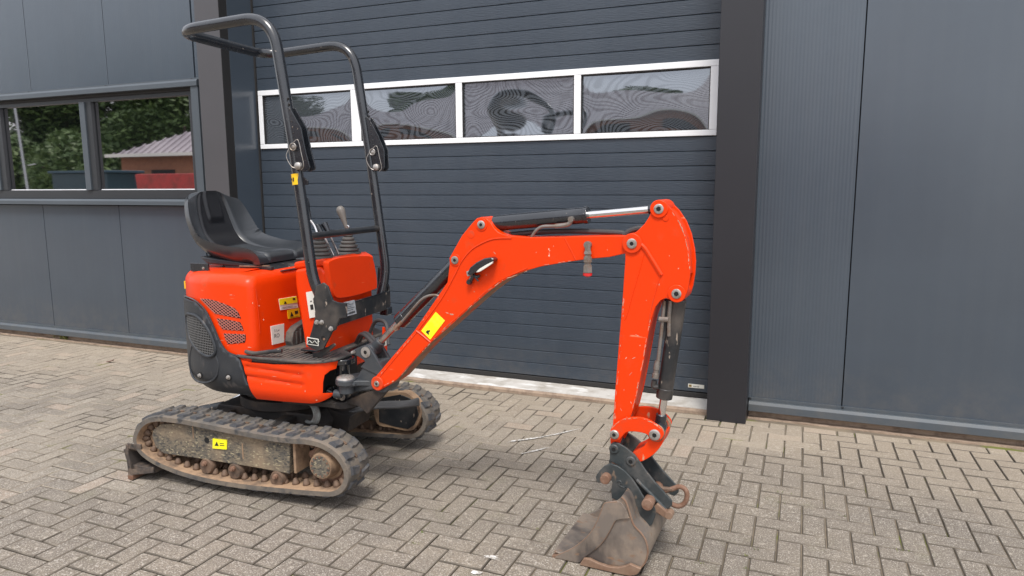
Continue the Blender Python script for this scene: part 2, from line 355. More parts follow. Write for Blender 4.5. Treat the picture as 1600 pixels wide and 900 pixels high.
def PO(name, m, parent, pts, t0, t1, F=FM, bevel=0.003, sm=0, label=None, seg=2):
    bm = bmesh.new(); prism(bm, smooth2(pts, sm) if sm else pts, t0, t1, F)
    o = finish(name, bm, m, parent, bevel, seg)
    if label: o['label'] = label
    return o
def decal(name, m, parent, quad, n, inks=(), off=0.0015, label=None):
    """thin printed label: quad = 4 corners (3D), n outward; inks = (x0,x1,y0,y1) boxes or ('text', str, x, y, h)"""
    q = [Vector(p) for p in quad]; n = Vector(n).normalized()
    bm = bmesh.new()
    a = [bm.verts.new(p + n*off) for p in q]; b = [bm.verts.new(p - n*.002) for p in q]
    bm.faces.new(a)
    for i in range(4): bm.faces.new((a[i], b[i], b[(i+1)%4], a[(i+1)%4]))
    o = finish(name, bm, m, parent, smooth=0)
    if label: o['label'] = label
    def at(x, y, k=1.0): return (q[0]*(1-x)+q[1]*x)*(1-y) + (q[3]*(1-x)+q[2]*x)*y + n*(off+.0008*k)
    if inks:
        bm = bmesh.new(); sub = {}
        for ik in inks:
            if ik[0] == 'text':
                _, s, x, y, h = ik
                cu = bpy.data.curves.new('print', 'FONT'); cu.body = s; cu.size = 1; cu.fill_mode = 'FRONT'
                t = bpy.data.objects.new('print', cu); C.objects.link(t)
                me = bpy.data.meshes.new_from_object(t.evaluated_get(bpy.context.evaluated_depsgraph_get()))
                ex = (q[1]-q[0]).length; ey = (q[3]-q[0]).length
                base = len(bm.verts)
                for v in me.vertices:
                    bm.verts.new(at(x + v.co.x*h*ey/ex, y + v.co.y*h, 1.2))
                bm.verts.ensure_lookup_table()
                for p in me.polygons:
                    try: bm.faces.new([bm.verts[base+i] for i in p.vertices])
                    except ValueError: pass
                bpy.data.objects.remove(t)
            elif ik[0] == 'poly':
                bm.faces.new([bm.verts.new(at(x, y)) for x, y in ik[1]])
            else:
                x0, x1, y0, y1 = ik
                bm.faces.new([bm.verts.new(at(x, y)) for x, y in ((x0,y0),(x1,y0),(x1,y1),(x0,y1))])
        finish('print', bm, M_ink, o, smooth=0, recalc=False)
    return o, at
def thing(name, label, cat, loc=(0,0,0), rz=0, group=None):
    o = bpy.data.objects.new(name, None); C.objects.link(o); o.location = loc; o.rotation_euler = (0, 0, rz)
    o['label'] = label; o['category'] = cat
    if group: o['group'] = group
    return o

# ================================================================ GROUND
bm = bmesh.new()
for (x0, x1, y0, y1) in ((-400, 400, -400, -8.2), (-400, -14.2, -8.2, 4.95), (8.2, 400, -8.2, 4.95), (-400, 400, 4.95, 400)):
    bm.faces.new([bm.verts.new((x, y, -.003)) for x, y in ((x0,y0),(x1,y0),(x1,y1),(x0,y1))])
ground = finish('ground', bm, M_far, smooth=0); ground['kind'] = 'structure'
bm = bmesh.new(); GX = [-14.2, -12, -10] + [-9+.06*k for k in range(194)] + [3, 5, 8.2]; GY = [-8.2, -5, -2, 0, 1] + [1.8+.045*k for k in range(67)] + [4.86, 4.95]
GV = [[bm.verts.new((x, y, -.0082+.0052*noise.noise(Vector((x*1.6, y*2.2, 3)))+.0025*noise.noise(Vector((x*7, y*7, 1))))) for y in GY] for x in GX]
for a in range(len(GX)-1):
    for b in range(len(GY)-1): bm.faces.new((GV[a][b], GV[a+1][b], GV[a+1][b+1], GV[a][b+1]))
paving = finish('paving', bm, M_sand, smooth=0); paving['kind'] = 'structure'
PX, PY = 0.1018*.9618, 0.1030*.9618; X0, Y0 = -3.395*.9618, 2.059*.9618
J = 0.0045
def brick_geo(w, d, dz):
    """chamfered block without a bottom: verts, faces"""
    c = .0040; h = -.030
    V = []
    for (ix, z) in ((0, h), (0, -c), (c, 0)):
        for sx, sy in ((-1,-1),(1,-1),(1,1),(-1,1)):
            V.append([sx*(w/2-ix), sy*(d/2-ix), z])
    F = [(8,9,10,11)]
    for k in range(4):
        j = (k+1) % 4
        F += [(k, j, 4+j, 4+k), (4+k, 4+j, 8+j, 8+k)]
    return V, F
inv = mw.inverted()
def pix(x, y, z=0):
    p = inv @ Vector((x, y, z))
    if p.z > -.3: return None
    f = 1106.2; return 800 + f*p.x/-p.z, 450 - f*p.y/-p.z
rnd = random.Random(3)
bricks = []
for i in range(int((-14.1-X0)/PX), int((8.1-X0)/PX)):
    for j in range(int((-8.1-Y0)/PY), int((4.715-Y0)/PY)+1):
        s = (i+j) % 4
        if s == 0: cx, cy, w_, d_ = X0+(i+1)*PX, Y0+(j+.5)*PY, 2*PX-J, PY-J
        elif s == 2: cx, cy, w_, d_ = X0+(i+.5)*PX, Y0+(j+1)*PY, PX-J, 2*PY-J
        else: continue
        top = cy + d_/2
        if top > 4.735:
            if s == 2 and cy - d_/2 + PY < 4.735: d_ = PY-J; cy = Y0+(j+.5)*PY
            else: continue
        q = pix(cx, cy); big = 0
        if q and -20 < q[0] < 1620 and q[1] < 915:
            a = pix(cx-w_/2, cy); b = pix(cx+w_/2, cy); c_ = pix(cx, cy-d_/2); d2 = pix(cx, cy+d_/2)
            big = abs(b[0]-a[0])*abs(c_[1]-d2[1])
            u_ = (cx+2.566)*math.cos(R(3)) + (cy-3.033)*math.sin(R(3)); v_ = -(cx+2.566)*math.sin(R(3)) + (cy-3.033)*math.cos(R(3))
            if -.45 < u_ < .5 and -.3 < v_ < .5: big = 0
        bricks.append([big, cx, cy, w_-rnd.uniform(0, .0022), d_-rnd.uniform(0, .0022), s])
bricks.sort(key=lambda b: -b[0])
H_ = [brick_geo(2*PX-J-.001, PY-J-.001, 0), brick_geo(PX-J-.001, 2*PY-J-.001, 0)]
shared = []
for V, F in H_:
    me = bpy.data.meshes.new('brick'); me.from_pydata(V, [], F); me.materials.append(M_brick); me.materials.append(M_bedge); shared.append(me)
    me.materials.append(M_bcham)
    for p in me.polygons: p.material_index = 0 if p.index == 0 else (1 if p.index % 2 else 2)
def wob(x, y): return .0040*noise.noise(Vector((x*1.3, y*1.3, 0))) 
for b in bricks[:300]:
    o = bpy.data.objects.new('brick', shared[0 if b[5] == 0 else 1]); link(o, paving)
    o.location = (b[1], b[2], wob(b[1], b[2]) + rnd.uniform(-.0012, .0012))
    o.rotation_euler = (rnd.gauss(0, .006), rnd.gauss(0, .006), rnd.gauss(0, .005))
VV, FF, TT = [], [], []
for b in bricks[300:]:
    V, F = brick_geo(b[3], b[4], 0)
    a = rnd.gauss(0, .006); ax, ay = rnd.gauss(0, .006), rnd.gauss(0, .006); dz = wob(b[1], b[2]) + rnd.uniform(-.0012, .0012)
    k = len(VV)
    for x, y, z in V: VV.append((b[1]+x-a*y, b[2]+y+a*x, z+dz+ax*y-ay*x))
    for f in F: FF.append(tuple(k+i for i in f))
    TT += [rnd.random()]*12
me = bpy.data.meshes.new('brick_field'); me.from_pydata(VV, [], FF); me.materials.append(M_brick); me.materials.append(M_bedge); me.materials.append(M_bcham)
me.polygons.foreach_set('material_index', [0 if k % 9 == 0 else (1 if (k % 9) % 2 else 2) for k in range(len(FF))])
at_ = me.color_attributes.new('tone', 'FLOAT_COLOR', 'POINT')
buf = []
for t in TT: buf += [t, t, t, 1.0]
at_.data.foreach_set('color', buf)
o = bpy.data.objects.new('brick_field', me); link(o, paving); o['kind'] = 'stuff'

# worn kerb strip and gravel line in front of the panels
def strip(name, x0, x1, y0, y1, z0, z1, m, n=60, parent=None, amp=.006):
    bm = bmesh.new(); prev = None
    for i in range(n+1):
        x = x0+(x1-x0)*i/n
        q = [(x, y0+amp*noise.noise(Vector((x*7, 1, 0))), z0-.03), (x, y0+amp*noise.noise(Vector((x*7, 2, 0))), z0+amp*.5*noise.noise(Vector((x*9, 5, 0)))), (x, y1, z1), (x, y1, z0-.03)]
        r = [bm.verts.new(p) for p in q]
        if prev:
            for k in range(4): bm.faces.new((prev[k], r[k], r[(k+1)%4], prev[(k+1)%4]))
        else: bm.faces.new(r)
        prev = r
    bm.faces.new(list(reversed(prev)))
    return finish(name, bm, m, parent)
# white chalk / paint splashes on the paving
def splat(pts, r):
    bm = bmesh.new()
    for (x, y, rx, ry, a) in pts:
        n = 14; vs = []
        for k in range(n):
            t = 2*PI*k/n; rr = 1+rnd.uniform(-.35, .35)
            dx, dy = rx*rr*math.cos(t), ry*rr*math.sin(t)
            vs.append(bm.verts.new((x+dx*math.cos(a)-dy*math.sin(a), y+dx*math.sin(a)+dy*math.cos(a), .0060)))
        bm.faces.new(vs)
    o = finish('paint_mark', bm, M_chalk, paving, smooth=0); return o
g1 = [(-1.55, 3.72), (-1.385, 3.878), (-1.242, 4.068), (-1.409, 3.569), (-1.293, 3.732), (-1.111, 2.474), (-1.118, 2.347)]
def seg(a, b, wd): 
    L = math.hypot(b[0]-a[0], b[1]-a[1]); return ((a[0]+b[0])/2, (a[1]+b[1])/2, L/2, wd, math.atan2(b[1]-a[1], b[0]-a[0]))
splat([seg(g1[0], g1[1], .011), seg(g1[1], g1[2], .009)], 0)
splat([seg(g1[3], g1[4], .008)], 0)
splat([(g1[5][0], g1[5][1], .028, .012, 0)], 0)
splat([(g1[6][0], g1[6][1], .02, .014, .4)], 0)

# weeds in the joints
def weeds(name, label, spots, n, size, m):
    bm = bmesh.new(); rr = random.Random(5)
    for (x, y, sp) in spots:
        for _ in range(n):
            a = rr.uniform(0, 2*PI); d = abs(rr.gauss(0, sp)); px, py = x+d*math.cos(a), y+d*math.sin(a)*.4
            h = size*rr.uniform(.4, 1.2); lean = rr.uniform(0, 2*PI); L = h*rr.uniform(.3, .9); wv = size*.16
            q = Vector((px, py, 0)); tip = q+Vector((math.cos(lean)*L, math.sin(lean)*L, h)); sd_ = Vector((-math.sin(lean), math.cos(lean), 0))*wv
            mid = (q+tip)/2+Vector((0, 0, h*.15))
            v = [bm.verts.new(p) for p in (q, mid-sd_, tip, mid+sd_)]
            bm.faces.new(v)
    o = finish(name, bm, m, smooth=0); o['kind'] = 'stuff'; o['label'] = label; return o
M_weed = mat('weed_leaf', (0.10, 0.13, 0.03), .6, col2=(.22, .22, .07), scale=30)
gw = [(-6.956, 4.824), (-6.818, 4.779), (-6.982, 4.781)]
o = weeds('weed_tuft', 'small green and yellow weed tuft sprouting under the left facade rail', [(gw[0][0], gw[0][1]-.02, .06), (gw[1][0], gw[1][1]-.02, .05)], 60, .055, M_weed); o['category'] = 'weed'
sp = [(-1.474, 2.459), (-1.478, 2.554), (-0.141, 2.772), (-0.115, 2.943), (-0.039, 3.445), (-0.04, 3.575), (0.246, 3.409), (0.451, 3.157), (-1.02, 2.774), (-0.149, 2.874), (-0.311, 2.745)]
o = weeds('moss', 'yellow green moss and seedlings growing in the paving joints', [(x, y, .02) for x, y in sp], 10, .010, M_weed); o['category'] = 'moss'
# fallen leaf
gl = [(-5.53, 4.24)][0]
bm = bmesh.new()
L = [(-.05,0,.004),(-.02,.014,.008),(.02,.016,.014),(.05,.004,.032),(.055,0,.036),(.045,-.008,.026),(.01,-.014,.010),(-.03,-.010,.005)]
vs = [bm.verts.new((gl[0]+a, gl[1]+b, c)) for a, b, c in L]; cv = bm.verts.new((gl[0]+.005, gl[1], .018))
for i in range(8): bm.faces.new((vs[i], vs[(i+1)%8], cv))
o = finish('dry_leaf', bm, mat('dry_leaf_brown', (0.10, 0.045, 0.03), .7)); o['label'] = 'curled brown dry leaf lying on the paving left of the excavator'; o['category'] = 'leaf'

# ================================================================ BUILDING
bld = thing('building', 'anthracite clad workshop facade with grey sectional garage door behind the excavator', 'building', (0, 4.76, 0))
BO = Vector((0, 4.76, 0))
def bx(name, m, x0, x1, y0, y1, z0, z1, parent=bld, bevel=0.0, label=None):
    bm = bmesh.new(); box(bm, x0, x1, y0-4.76, y1-4.76, z0, z1)
    o = finish(name, bm, m, parent, bevel, smooth=0 if not bevel else 35)
    if label: o['label'] = label
    return o
ZT = 5.2
# dark sub-structure behind the cladding: one piece each side of the door
bx('backing_wall', M_dark, -15.0, -4.66, 4.83, 5.3, 0, ZT)
bx('backing_wall', M_dark, -.30, 9.0, 4.80, 5.3, 0, ZT)
bx('backing_wall', M_dark, -4.655, -.305, 5.12, 5.3, 0, ZT)
def panel(x0, x1, z0, z1, m, y=4.76, t=.035):
    return bx('wall_panel', m, x0+.003, x1-.003, y, y+t, z0, z1, bevel=.0025)
xs = [-14.31, -13.26, -12.21, -11.16, -10.11, -9.06, -8.01, -6.96, -5.913, -4.877]
for a, b in zip(xs[:-1], xs[1:]):
    panel(a, b, .119, 1.345, M_pan); panel(a, b, 2.425, ZT, M_rib)
panel(-4.871, -4.62, 2.425, ZT, M_rib, 4.764); panel(-4.871, -4.62, .119, 1.345, M_pan, 4.764)
for a, b in ((-.30, .284), (.284, 1.334), (1.334, 2.384), (2.384, 3.434), (3.434, 4.484), (4.484, 5.534)):
    panel(a, b, .116, ZT, M_rib if a < .2 else M_pan)
# foot rails
def rail(name, x0, x1, z0, z1, yf, yb, m=M_rail):
    bm = bmesh.new()
    prof = [(yf-4.76, z0), (yf-4.76, z1-.018), (yf+.010-4.76, z1), (yb-4.76, z1), (yb-4.76, z0)]
    a = [bm.verts.new((x0, p[0], p[1])) for p in prof]; b = [bm.verts.new((x1, p[0], p[1])) for p in prof]
    bm.faces.new(a); bm.faces.new(list(reversed(b)))
    for i in range(5): bm.faces.new((a[i], b[i], b[(i+1)%5], a[(i+1)%5]))
    return finish(name, bm, m, bld, .0015, smooth=20)
rail('foot_rail', -15, -4.66, .050, .116, 4.708, 4.80); rail('foot_rail', -.268, 9, .049, .112, 4.708, 4.80)
bx('rail_lip', M_rail, -15, -4.66, 4.748, 4.758, .117, .134); bx('rail_lip', M_rail, -.268, 9, 4.748, 4.758, .113, .130)
bx('foundation', M_edge, -15, -4.66, 4.765, 4.82, -.02, .048); bx('foundation', M_edge, -.268, 9, 4.765, 4.80, -.02, .047)
# rails round the window band
rail('upper_rail', -15, -4.80, 2.362, 2.418, 4.700, 4.80); bx('rail_lip', M_rail, -15, -4.64, 4.748, 4.758, 2.419, 2.437)
rail('sill_rail', -15, -4.80, 1.352, 1.405, 4.700, 4.80)
bx('jamb_trim', M_rail, -4.884, -4.803, 4.712, 4.80, 1.406, 2.361, bevel=.002)
bx('corner_filler', M_dark, -4.802, -4.641, 4.768, 4.80, 1.35, 2.42)
for x in (-5.93, -6.98, -8.03, -4.90): # rivets on the rail
    bm = bmesh.new(); lathe(bm, (x, 4.746-4.76, 2.428), (0, -1, 0), [(0, .006), (.003, .005), (.004, 0)], 8); finish('rivet', bm, M_fr, bld)
for x in (.29, -.26, 1.33, 2.38):
    bm = bmesh.new(); lathe(bm, (x, 4.746-4.76, .124), (0, -1, 0), [(0, .008), (.004, .006), (.005, 0)], 8); finish('rivet', bm, M_fr, bld)
# window band
win = bpy.data.objects.new('window', None); link(win, bld); win['label'] = 'aluminium window band with dark frame reflecting trees and a brick shed'
def wbx(name, m, *a, **k): return bx(name, m, *a, parent=win, **k)
wbx('window_head', M_fr, -15, -4.886, 4.775, 4.83, 2.300, 2.361)
wbx('window_head', M_seal, -15, -4.886, 4.755, 4.774, 2.338, 2.361)
wbx('window_frame', M_fr, -15, -4.886, 4.765, 4.83, 1.406, 1.488, bevel=.003)
for (a, b) in ((-4.962, -4.886), (-6.235, -6.165), (-7.535, -7.455), (-8.83, -8.75), (-10.1, -10.02)):
    wbx('mullion', M_fr, a, b, 4.76, 4.83, 1.489, 2.299, bevel=.003)
for (a, b) in ((-6.305, -6.236), (-7.60, -7.536)):
    wbx('mullion', M_rail, a, b, 4.745, 4.83, 1.489, 2.299, bevel=.003)
for (a, b) in ((-6.155, -4.963), (-7.445, -6.306), (-8.74, -7.61), (-10.01, -8.84)):
    wbx('pane', M_glass, a, b, 4.800, 4.812, 1.489, 2.299)
    wbx('glazing_bead', M_white, a, b, 4.790, 4.799, 1.489, 1.497)
# steel posts either side of the door
po = bx('door_post', M_postl, -4.64, -4.388, 4.57, 4.659, 0, ZT, bevel=.003, label='greyish post left of the garage door')
bx('post_flange', M_dark, -4.3875, -4.3835, 4.572, 4.657, 0, ZT)
bx('door_reveal', M_pan, -4.655, -4.385, 4.660, 4.955, 0, ZT, bevel=.002)
bx('post_flange', M_seal, -4.3845, -4.372, 4.934, 4.956, 0, ZT)
bx('door_post', M_post, -.515, -.273, 4.57, 4.80, 0, ZT, bevel=.003, label='near black square post right of the garage door')
bx('door_reveal', M_post, -.53, -.305, 4.801, 5.11, 0, ZT)
# ---- sectional door
door = bpy.data.objects.new('garage_door', None); link(door, bld); door['label'] = 'grey wood grain sectional garage door with a white framed window strip'
DX0, DX1, DY = -4.372, -.50, 4.95
def slat(z0, z1):
    bm = bmesh.new(); y = DY-4.76
    prof = [(y+.04, z0+.0006), (y+.0025, z0+.0006), (y+.0002, z0+.003), (y-.0006, (z0+z1)/2), (y+.0004, z1-.0062), (y+.0065, z1-.0010), (y+.04, z1-.0010)]
    a = [bm.verts.new((DX0, p[0], p[1])) for p in prof]; b = [bm.verts.new((DX1, p[0], p[1])) for p in prof]
    n = len(prof); bm.faces.new(a); bm.faces.new(list(reversed(b)))
    for i in range(n): bm.faces.new((a[i], b[i], b[(i+1)%n], a[(i+1)%n]))
    return finish('door_slat', bm, M_slat, door, smooth=15)
z = 1.833
while z > .09:
    slat(max(z-.098, .065), z); z -= .098
z = 2.322
while z < 4.6: slat(z, z+.098); z += .098
bx('door_backing', M_dark, DX0, DX1, DY+.045, DY+.06, .06, 4.7, parent=door)
bx('bottom_seal', M_seal, DX0, DX1, DY-.006, DY+.04, .030, .064, parent=door, bevel=.003)
# white window frame
def fb(x0, x1, z0, z1): 
    return bx('window_frame', M_white, x0, x1, DY-.014, DY+.04, z0, z1, parent=door, bevel=.003)
fx0, fx1, fz0, fz1 = -4.362, -.556, 1.834, 2.321
fb(fx0, fx1, 2.279, fz1); fb(fx0, fx1, fz0, 1.872)
cols = [(-4.362, -4.318), (-3.422, -3.334), (-2.478, -2.424), (-1.543, -1.492), (-.607, -.556)]
for a, b in cols: fb(a, b, 1.873, 2.278)
for a, b in cols[:-1]: pass
shapes = [(.030, .016, 1.2, .3), (.028, -.016, .4, .5), (-.028, .022, .2, 1.0), (.034, .010, .0, .0)]
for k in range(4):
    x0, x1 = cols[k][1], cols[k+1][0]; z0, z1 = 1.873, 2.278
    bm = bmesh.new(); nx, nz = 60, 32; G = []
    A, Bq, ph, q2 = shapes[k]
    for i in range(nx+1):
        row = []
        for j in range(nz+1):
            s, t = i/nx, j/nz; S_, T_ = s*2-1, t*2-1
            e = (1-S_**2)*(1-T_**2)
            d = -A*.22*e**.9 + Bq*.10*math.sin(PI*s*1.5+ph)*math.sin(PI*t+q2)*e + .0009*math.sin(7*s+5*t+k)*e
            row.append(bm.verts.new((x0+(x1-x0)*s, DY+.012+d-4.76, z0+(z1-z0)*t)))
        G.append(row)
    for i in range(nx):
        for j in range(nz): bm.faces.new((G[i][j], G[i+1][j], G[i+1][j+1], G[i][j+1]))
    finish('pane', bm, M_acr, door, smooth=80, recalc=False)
    bm = bmesh.new()
    for (a, b, c, d) in ((x0, x1, z1-.006, z1), (x0, x1, z0, z0+.005), (x0, x0+.006, z0, z1), (x1-.006, x1, z0, z1)): box(bm, a, b, DY-.008-4.76, DY+.02-4.76, c, d)
    finish('pane_gasket', bm, M_seal, door, smooth=0)
q = [(-.690, DY-.0015-4.76, .098), (-.580, DY-.0015-4.76, .098), (-.580, DY-.0015-4.76, .124), (-.690, DY-.0015-4.76, .124)]
st, _a = decal('maker_sticker', M_ywh, door, q, (0, -1, 0), [('text', 'stenda', .31, .28, .62)], off=.003)
decal('sticker_emblem', mat('gold_print', (.30, .20, .05), .5), st, [(-.685, DY-.005-4.76, .103), (-.666, DY-.005-4.76, .103), (-.666, DY-.005-4.76, .119), (-.685, DY-.005-4.76, .119)], (0, -1, 0), [(.1, .9, .42, .55)], off=.001)
# concrete threshold
sill = strip('door_sill', -4.38, -.52, 4.735, 5.11, .018, .030, M_conc)
sill.parent = bld; sill.location = (0, -4.76, 0)
s2 = strip('sill_edge', -4.38, -.52, 4.695, 4.7345, .010, .016, M_edge); s2.parent = bld; s2.location = (0, -4.76, 0)
# sandy dirt strip between paving and facade
s3 = strip('dirt_strip', -14, -4.65, 4.715, 4.80, .002, .004, M_edge, 160, amp=.012); s3['kind'] = 'structure'
s4 = strip('dirt_strip', -.27, 8, 4.715, 4.80, .002, .004, M_edge, 140, amp=.012); s4['kind'] = 'structure'
bx('roof_cap', M_rail, -15.0, 9.0, 4.70, 5.35, ZT+.001, ZT+.12)

# ================================================================ EXCAVATOR
ex = thing('mini_excavator', 'orange and black mini excavator with folding roll bar, its bucket resting on the paving', 'excavator', (-2.566, 3.033, 0), R(3))
def lab(o, s): o['label'] = s; return o
def sub(name, fn, m, parent=ex, bevel=0.0, smooth=35, seg=2, label=None):
    bm = bmesh.new(); fn(bm); o = finish(name, bm, m, parent, bevel, seg, smooth)
    if label: o['label'] = label
    return o
# ---------------- tracks
outl = [(-.628,.212),(-.597,.29),(-.535,.345),(-.44,.374),(-.30,.377),(-.215,.374),(0,.362),(.20,.352),(.35,.352),(.46,.358),(.55,.345),(.63,.302),(.678,.235),(.682,.17),(.65,.11),(.59,.072),(.477,.058),(.296,.046),(.109,.036),(-.085,.034),(-.243,.042),(-.385,.062),(-.507,.095),(-.59,.142)]
loop = smooth2(outl, 10)
def resample(L, n):
    L = [Vector((a, b)) for a, b in L]; L.append(L[0]); d = [0]
    for a, b in zip(L[:-1], L[1:]): d.append(d[-1]+(b-a).length)
    out = []; k = 0
    for i in range(n):
        s = d[-1]*i/n
        while d[k+1] < s: k += 1
        t = (s-d[k])/(d[k+1]-d[k]); out.append(L[k].lerp(L[k+1], t))
    return out, d[-1]
def frames(n, off=0):
    P, tot = resample(loop, n); F = []
    for i in range(n):
        t = (P[(i+1) % n]-P[i-1]).normalized(); F.append((P[i], t, Vector((-t.y, t.x))))
    return F
NB = 140
FR = frames(NB)
cxy = Vector((0.03, .2))
for i, (p, t, nn) in enumerate(FR):
    if nn.dot(p-cxy) < 0: FR[i] = (p, t, -nn)
def mktrack(v0, v1):
    """belt: cross section swept round the loop (outer face is lug_height inside the outline)"""
    lh, th = .010, .032
    bm = bmesh.new(); prev = first = None
    cs = [(-lh-.004, 0), (-lh, .008), (-lh, 1), (-lh-.004, 2), (-lh-th+.004, 2), (-lh-th, 1), (-lh-th, .008), (-lh-th+.004, 0)]
    w = v1-v0
    def vv(k):
        return {0: v0, .008: v0+.010, 1: v1-.010, 2: v1}[k]
    for (p, t, n) in FR:
        ring = [bm.verts.new((p.x+n.x*d, vv(k), p.y+n.y*d)) for d, k in cs]
        if prev:
            for k in range(8): bm.faces.new((prev[k], prev[(k+1)%8], ring[(k+1)%8], ring[k])).material_index = 1 if k in (4,5,6) else 0
        else: first = ring
        prev = ring
    for k in range(8): bm.faces.new((prev[k], prev[(k+1)%8], first[(k+1)%8], first[k])).material_index = 1 if k in (4,5,6) else 0
    return finish('rubber_track', bm, [M_tr, M_trin], ex, 0, smooth=50)
NL = 36
def lug_mesh(sg):
    bm = bmesh.new()   # slanted block; x along belt, y across, z outwards
    lo = [(-.026,0),(.018,0),(.027,.040),(.022,.066),(-.012,.066),(-.016,.036)]; hi = [(-.022,.003),(.014,.003),(.022,.040),(.017,.061),(-.008,.061),(-.012,.036)]
    a = [bm.verts.new((x, y*sg, -.002)) for x, y in lo]; b = [bm.verts.new((x, y*sg, .0115)) for x, y in hi]
    bm.faces.new(a); bm.faces.new(list(reversed(b)))
    for i in range(6): bm.faces.new((a[i], b[i], b[(i+1)%6], a[(i+1)%6]))
    bmesh.ops.recalc_face_normals(bm, faces=bm.faces)
    me = bpy.data.meshes.new('tread_lug'); bm.to_mesh(me); bm.free(); me.materials.append(M_lug); return me
LUG = [lug_mesh(1), lug_mesh(-1)]
bm = bmesh.new(); lathe(bm, (0,0,-.001), (0,0,1), [(0,.019),(.012,.017),(.030,.010),(.032,.006)], 8); me = bpy.data.meshes.new('drive_lug'); bm.to_mesh(me); bm.free(); me.materials.append(M_steel); me.shade_smooth(); DRV = me
def dress(tr, v0, v1):
    for sg, vb, ph in ((1, v0+.016, 0), (-1, v1-.016, .5)):
        F = frames(NL*8)
        for i in range(NL):
            p, t, n = F[int(i*8+ph*8)]
            if n.dot(p-cxy) < 0: n = -n
            o = bpy.data.objects.new('tread_lug', LUG[0 if sg > 0 else 1]); link(o, tr)
            X = Vector((t.x, 0, t.y)); Z = Vector((n.x, 0, n.y)); Y = Vector((0, 1, 0))
            if X.cross(Y).dot(Z) < 0: X = -X
            m4 = Matrix((X, Y, Z)).transposed().to_4x4(); m4.translation = Vector((p.x, vb, p.y)) - Z*.0105
            o.matrix_local = m4
    F = frames(48)
    for vb in (v0+.052, v1-.052):
        for i in range(48):
            p, t, n = F[i]
            if n.dot(p-cxy) < 0: n = -n
            o = bpy.data.objects.new('drive_lug', DRV); link(o, tr)
            X = Vector((t.x, 0, t.y)); Z = -Vector((n.x, 0, n.y)); Y = Z.cross(X)
            m4 = Matrix((X, Y, Z)).transposed().to_4x4(); m4.translation = Vector((p.x, vb, p.y)) + Z*.041; o.matrix_local = m4
    bm = bmesh.new(); F = frames(NL*8)     # worn steel inserts showing between the lugs
    for i in range(NL):
        p, t, n = F[i*8+2]
        if n.dot(p-cxy) < 0: n = -n
        q = Vector((p.x, (v0+v1)/2, p.y)) - Vector((n.x, 0, n.y))*.0110; T = Vector((t.x,0,t.y)); Nn = Vector((n.x,0,n.y)); Y = Vector((0,1,0))
        c = [q+T*a*.010+Y*b*.007 for a, b in ((-1,-1),(1,-1),(1,1),(-1,1))]
        lo_ = [bm.verts.new(k) for k in c]; hi_ = [bm.verts.new(k+Nn*.006) for k in c]
        bm.faces.new(hi_)
        for k in range(4): bm.faces.new((lo_[k], hi_[k], hi_[(k+1)%4], lo_[(k+1)%4]))
    finish('steel_insert', bm, M_steel, tr, 0.001)
frp = [(-0.515, 0.24), (-0.503, 0.276), (-0.449, 0.309), (-0.357, 0.323), (-0.005, 0.332), (0.337, 0.325), (0.323, 0.146), (0.153, 0.152), (-0.257, 0.155), (-0.444, 0.153), (-0.496, 0.181)]
hubc = [(0.495, 0.218)][0]
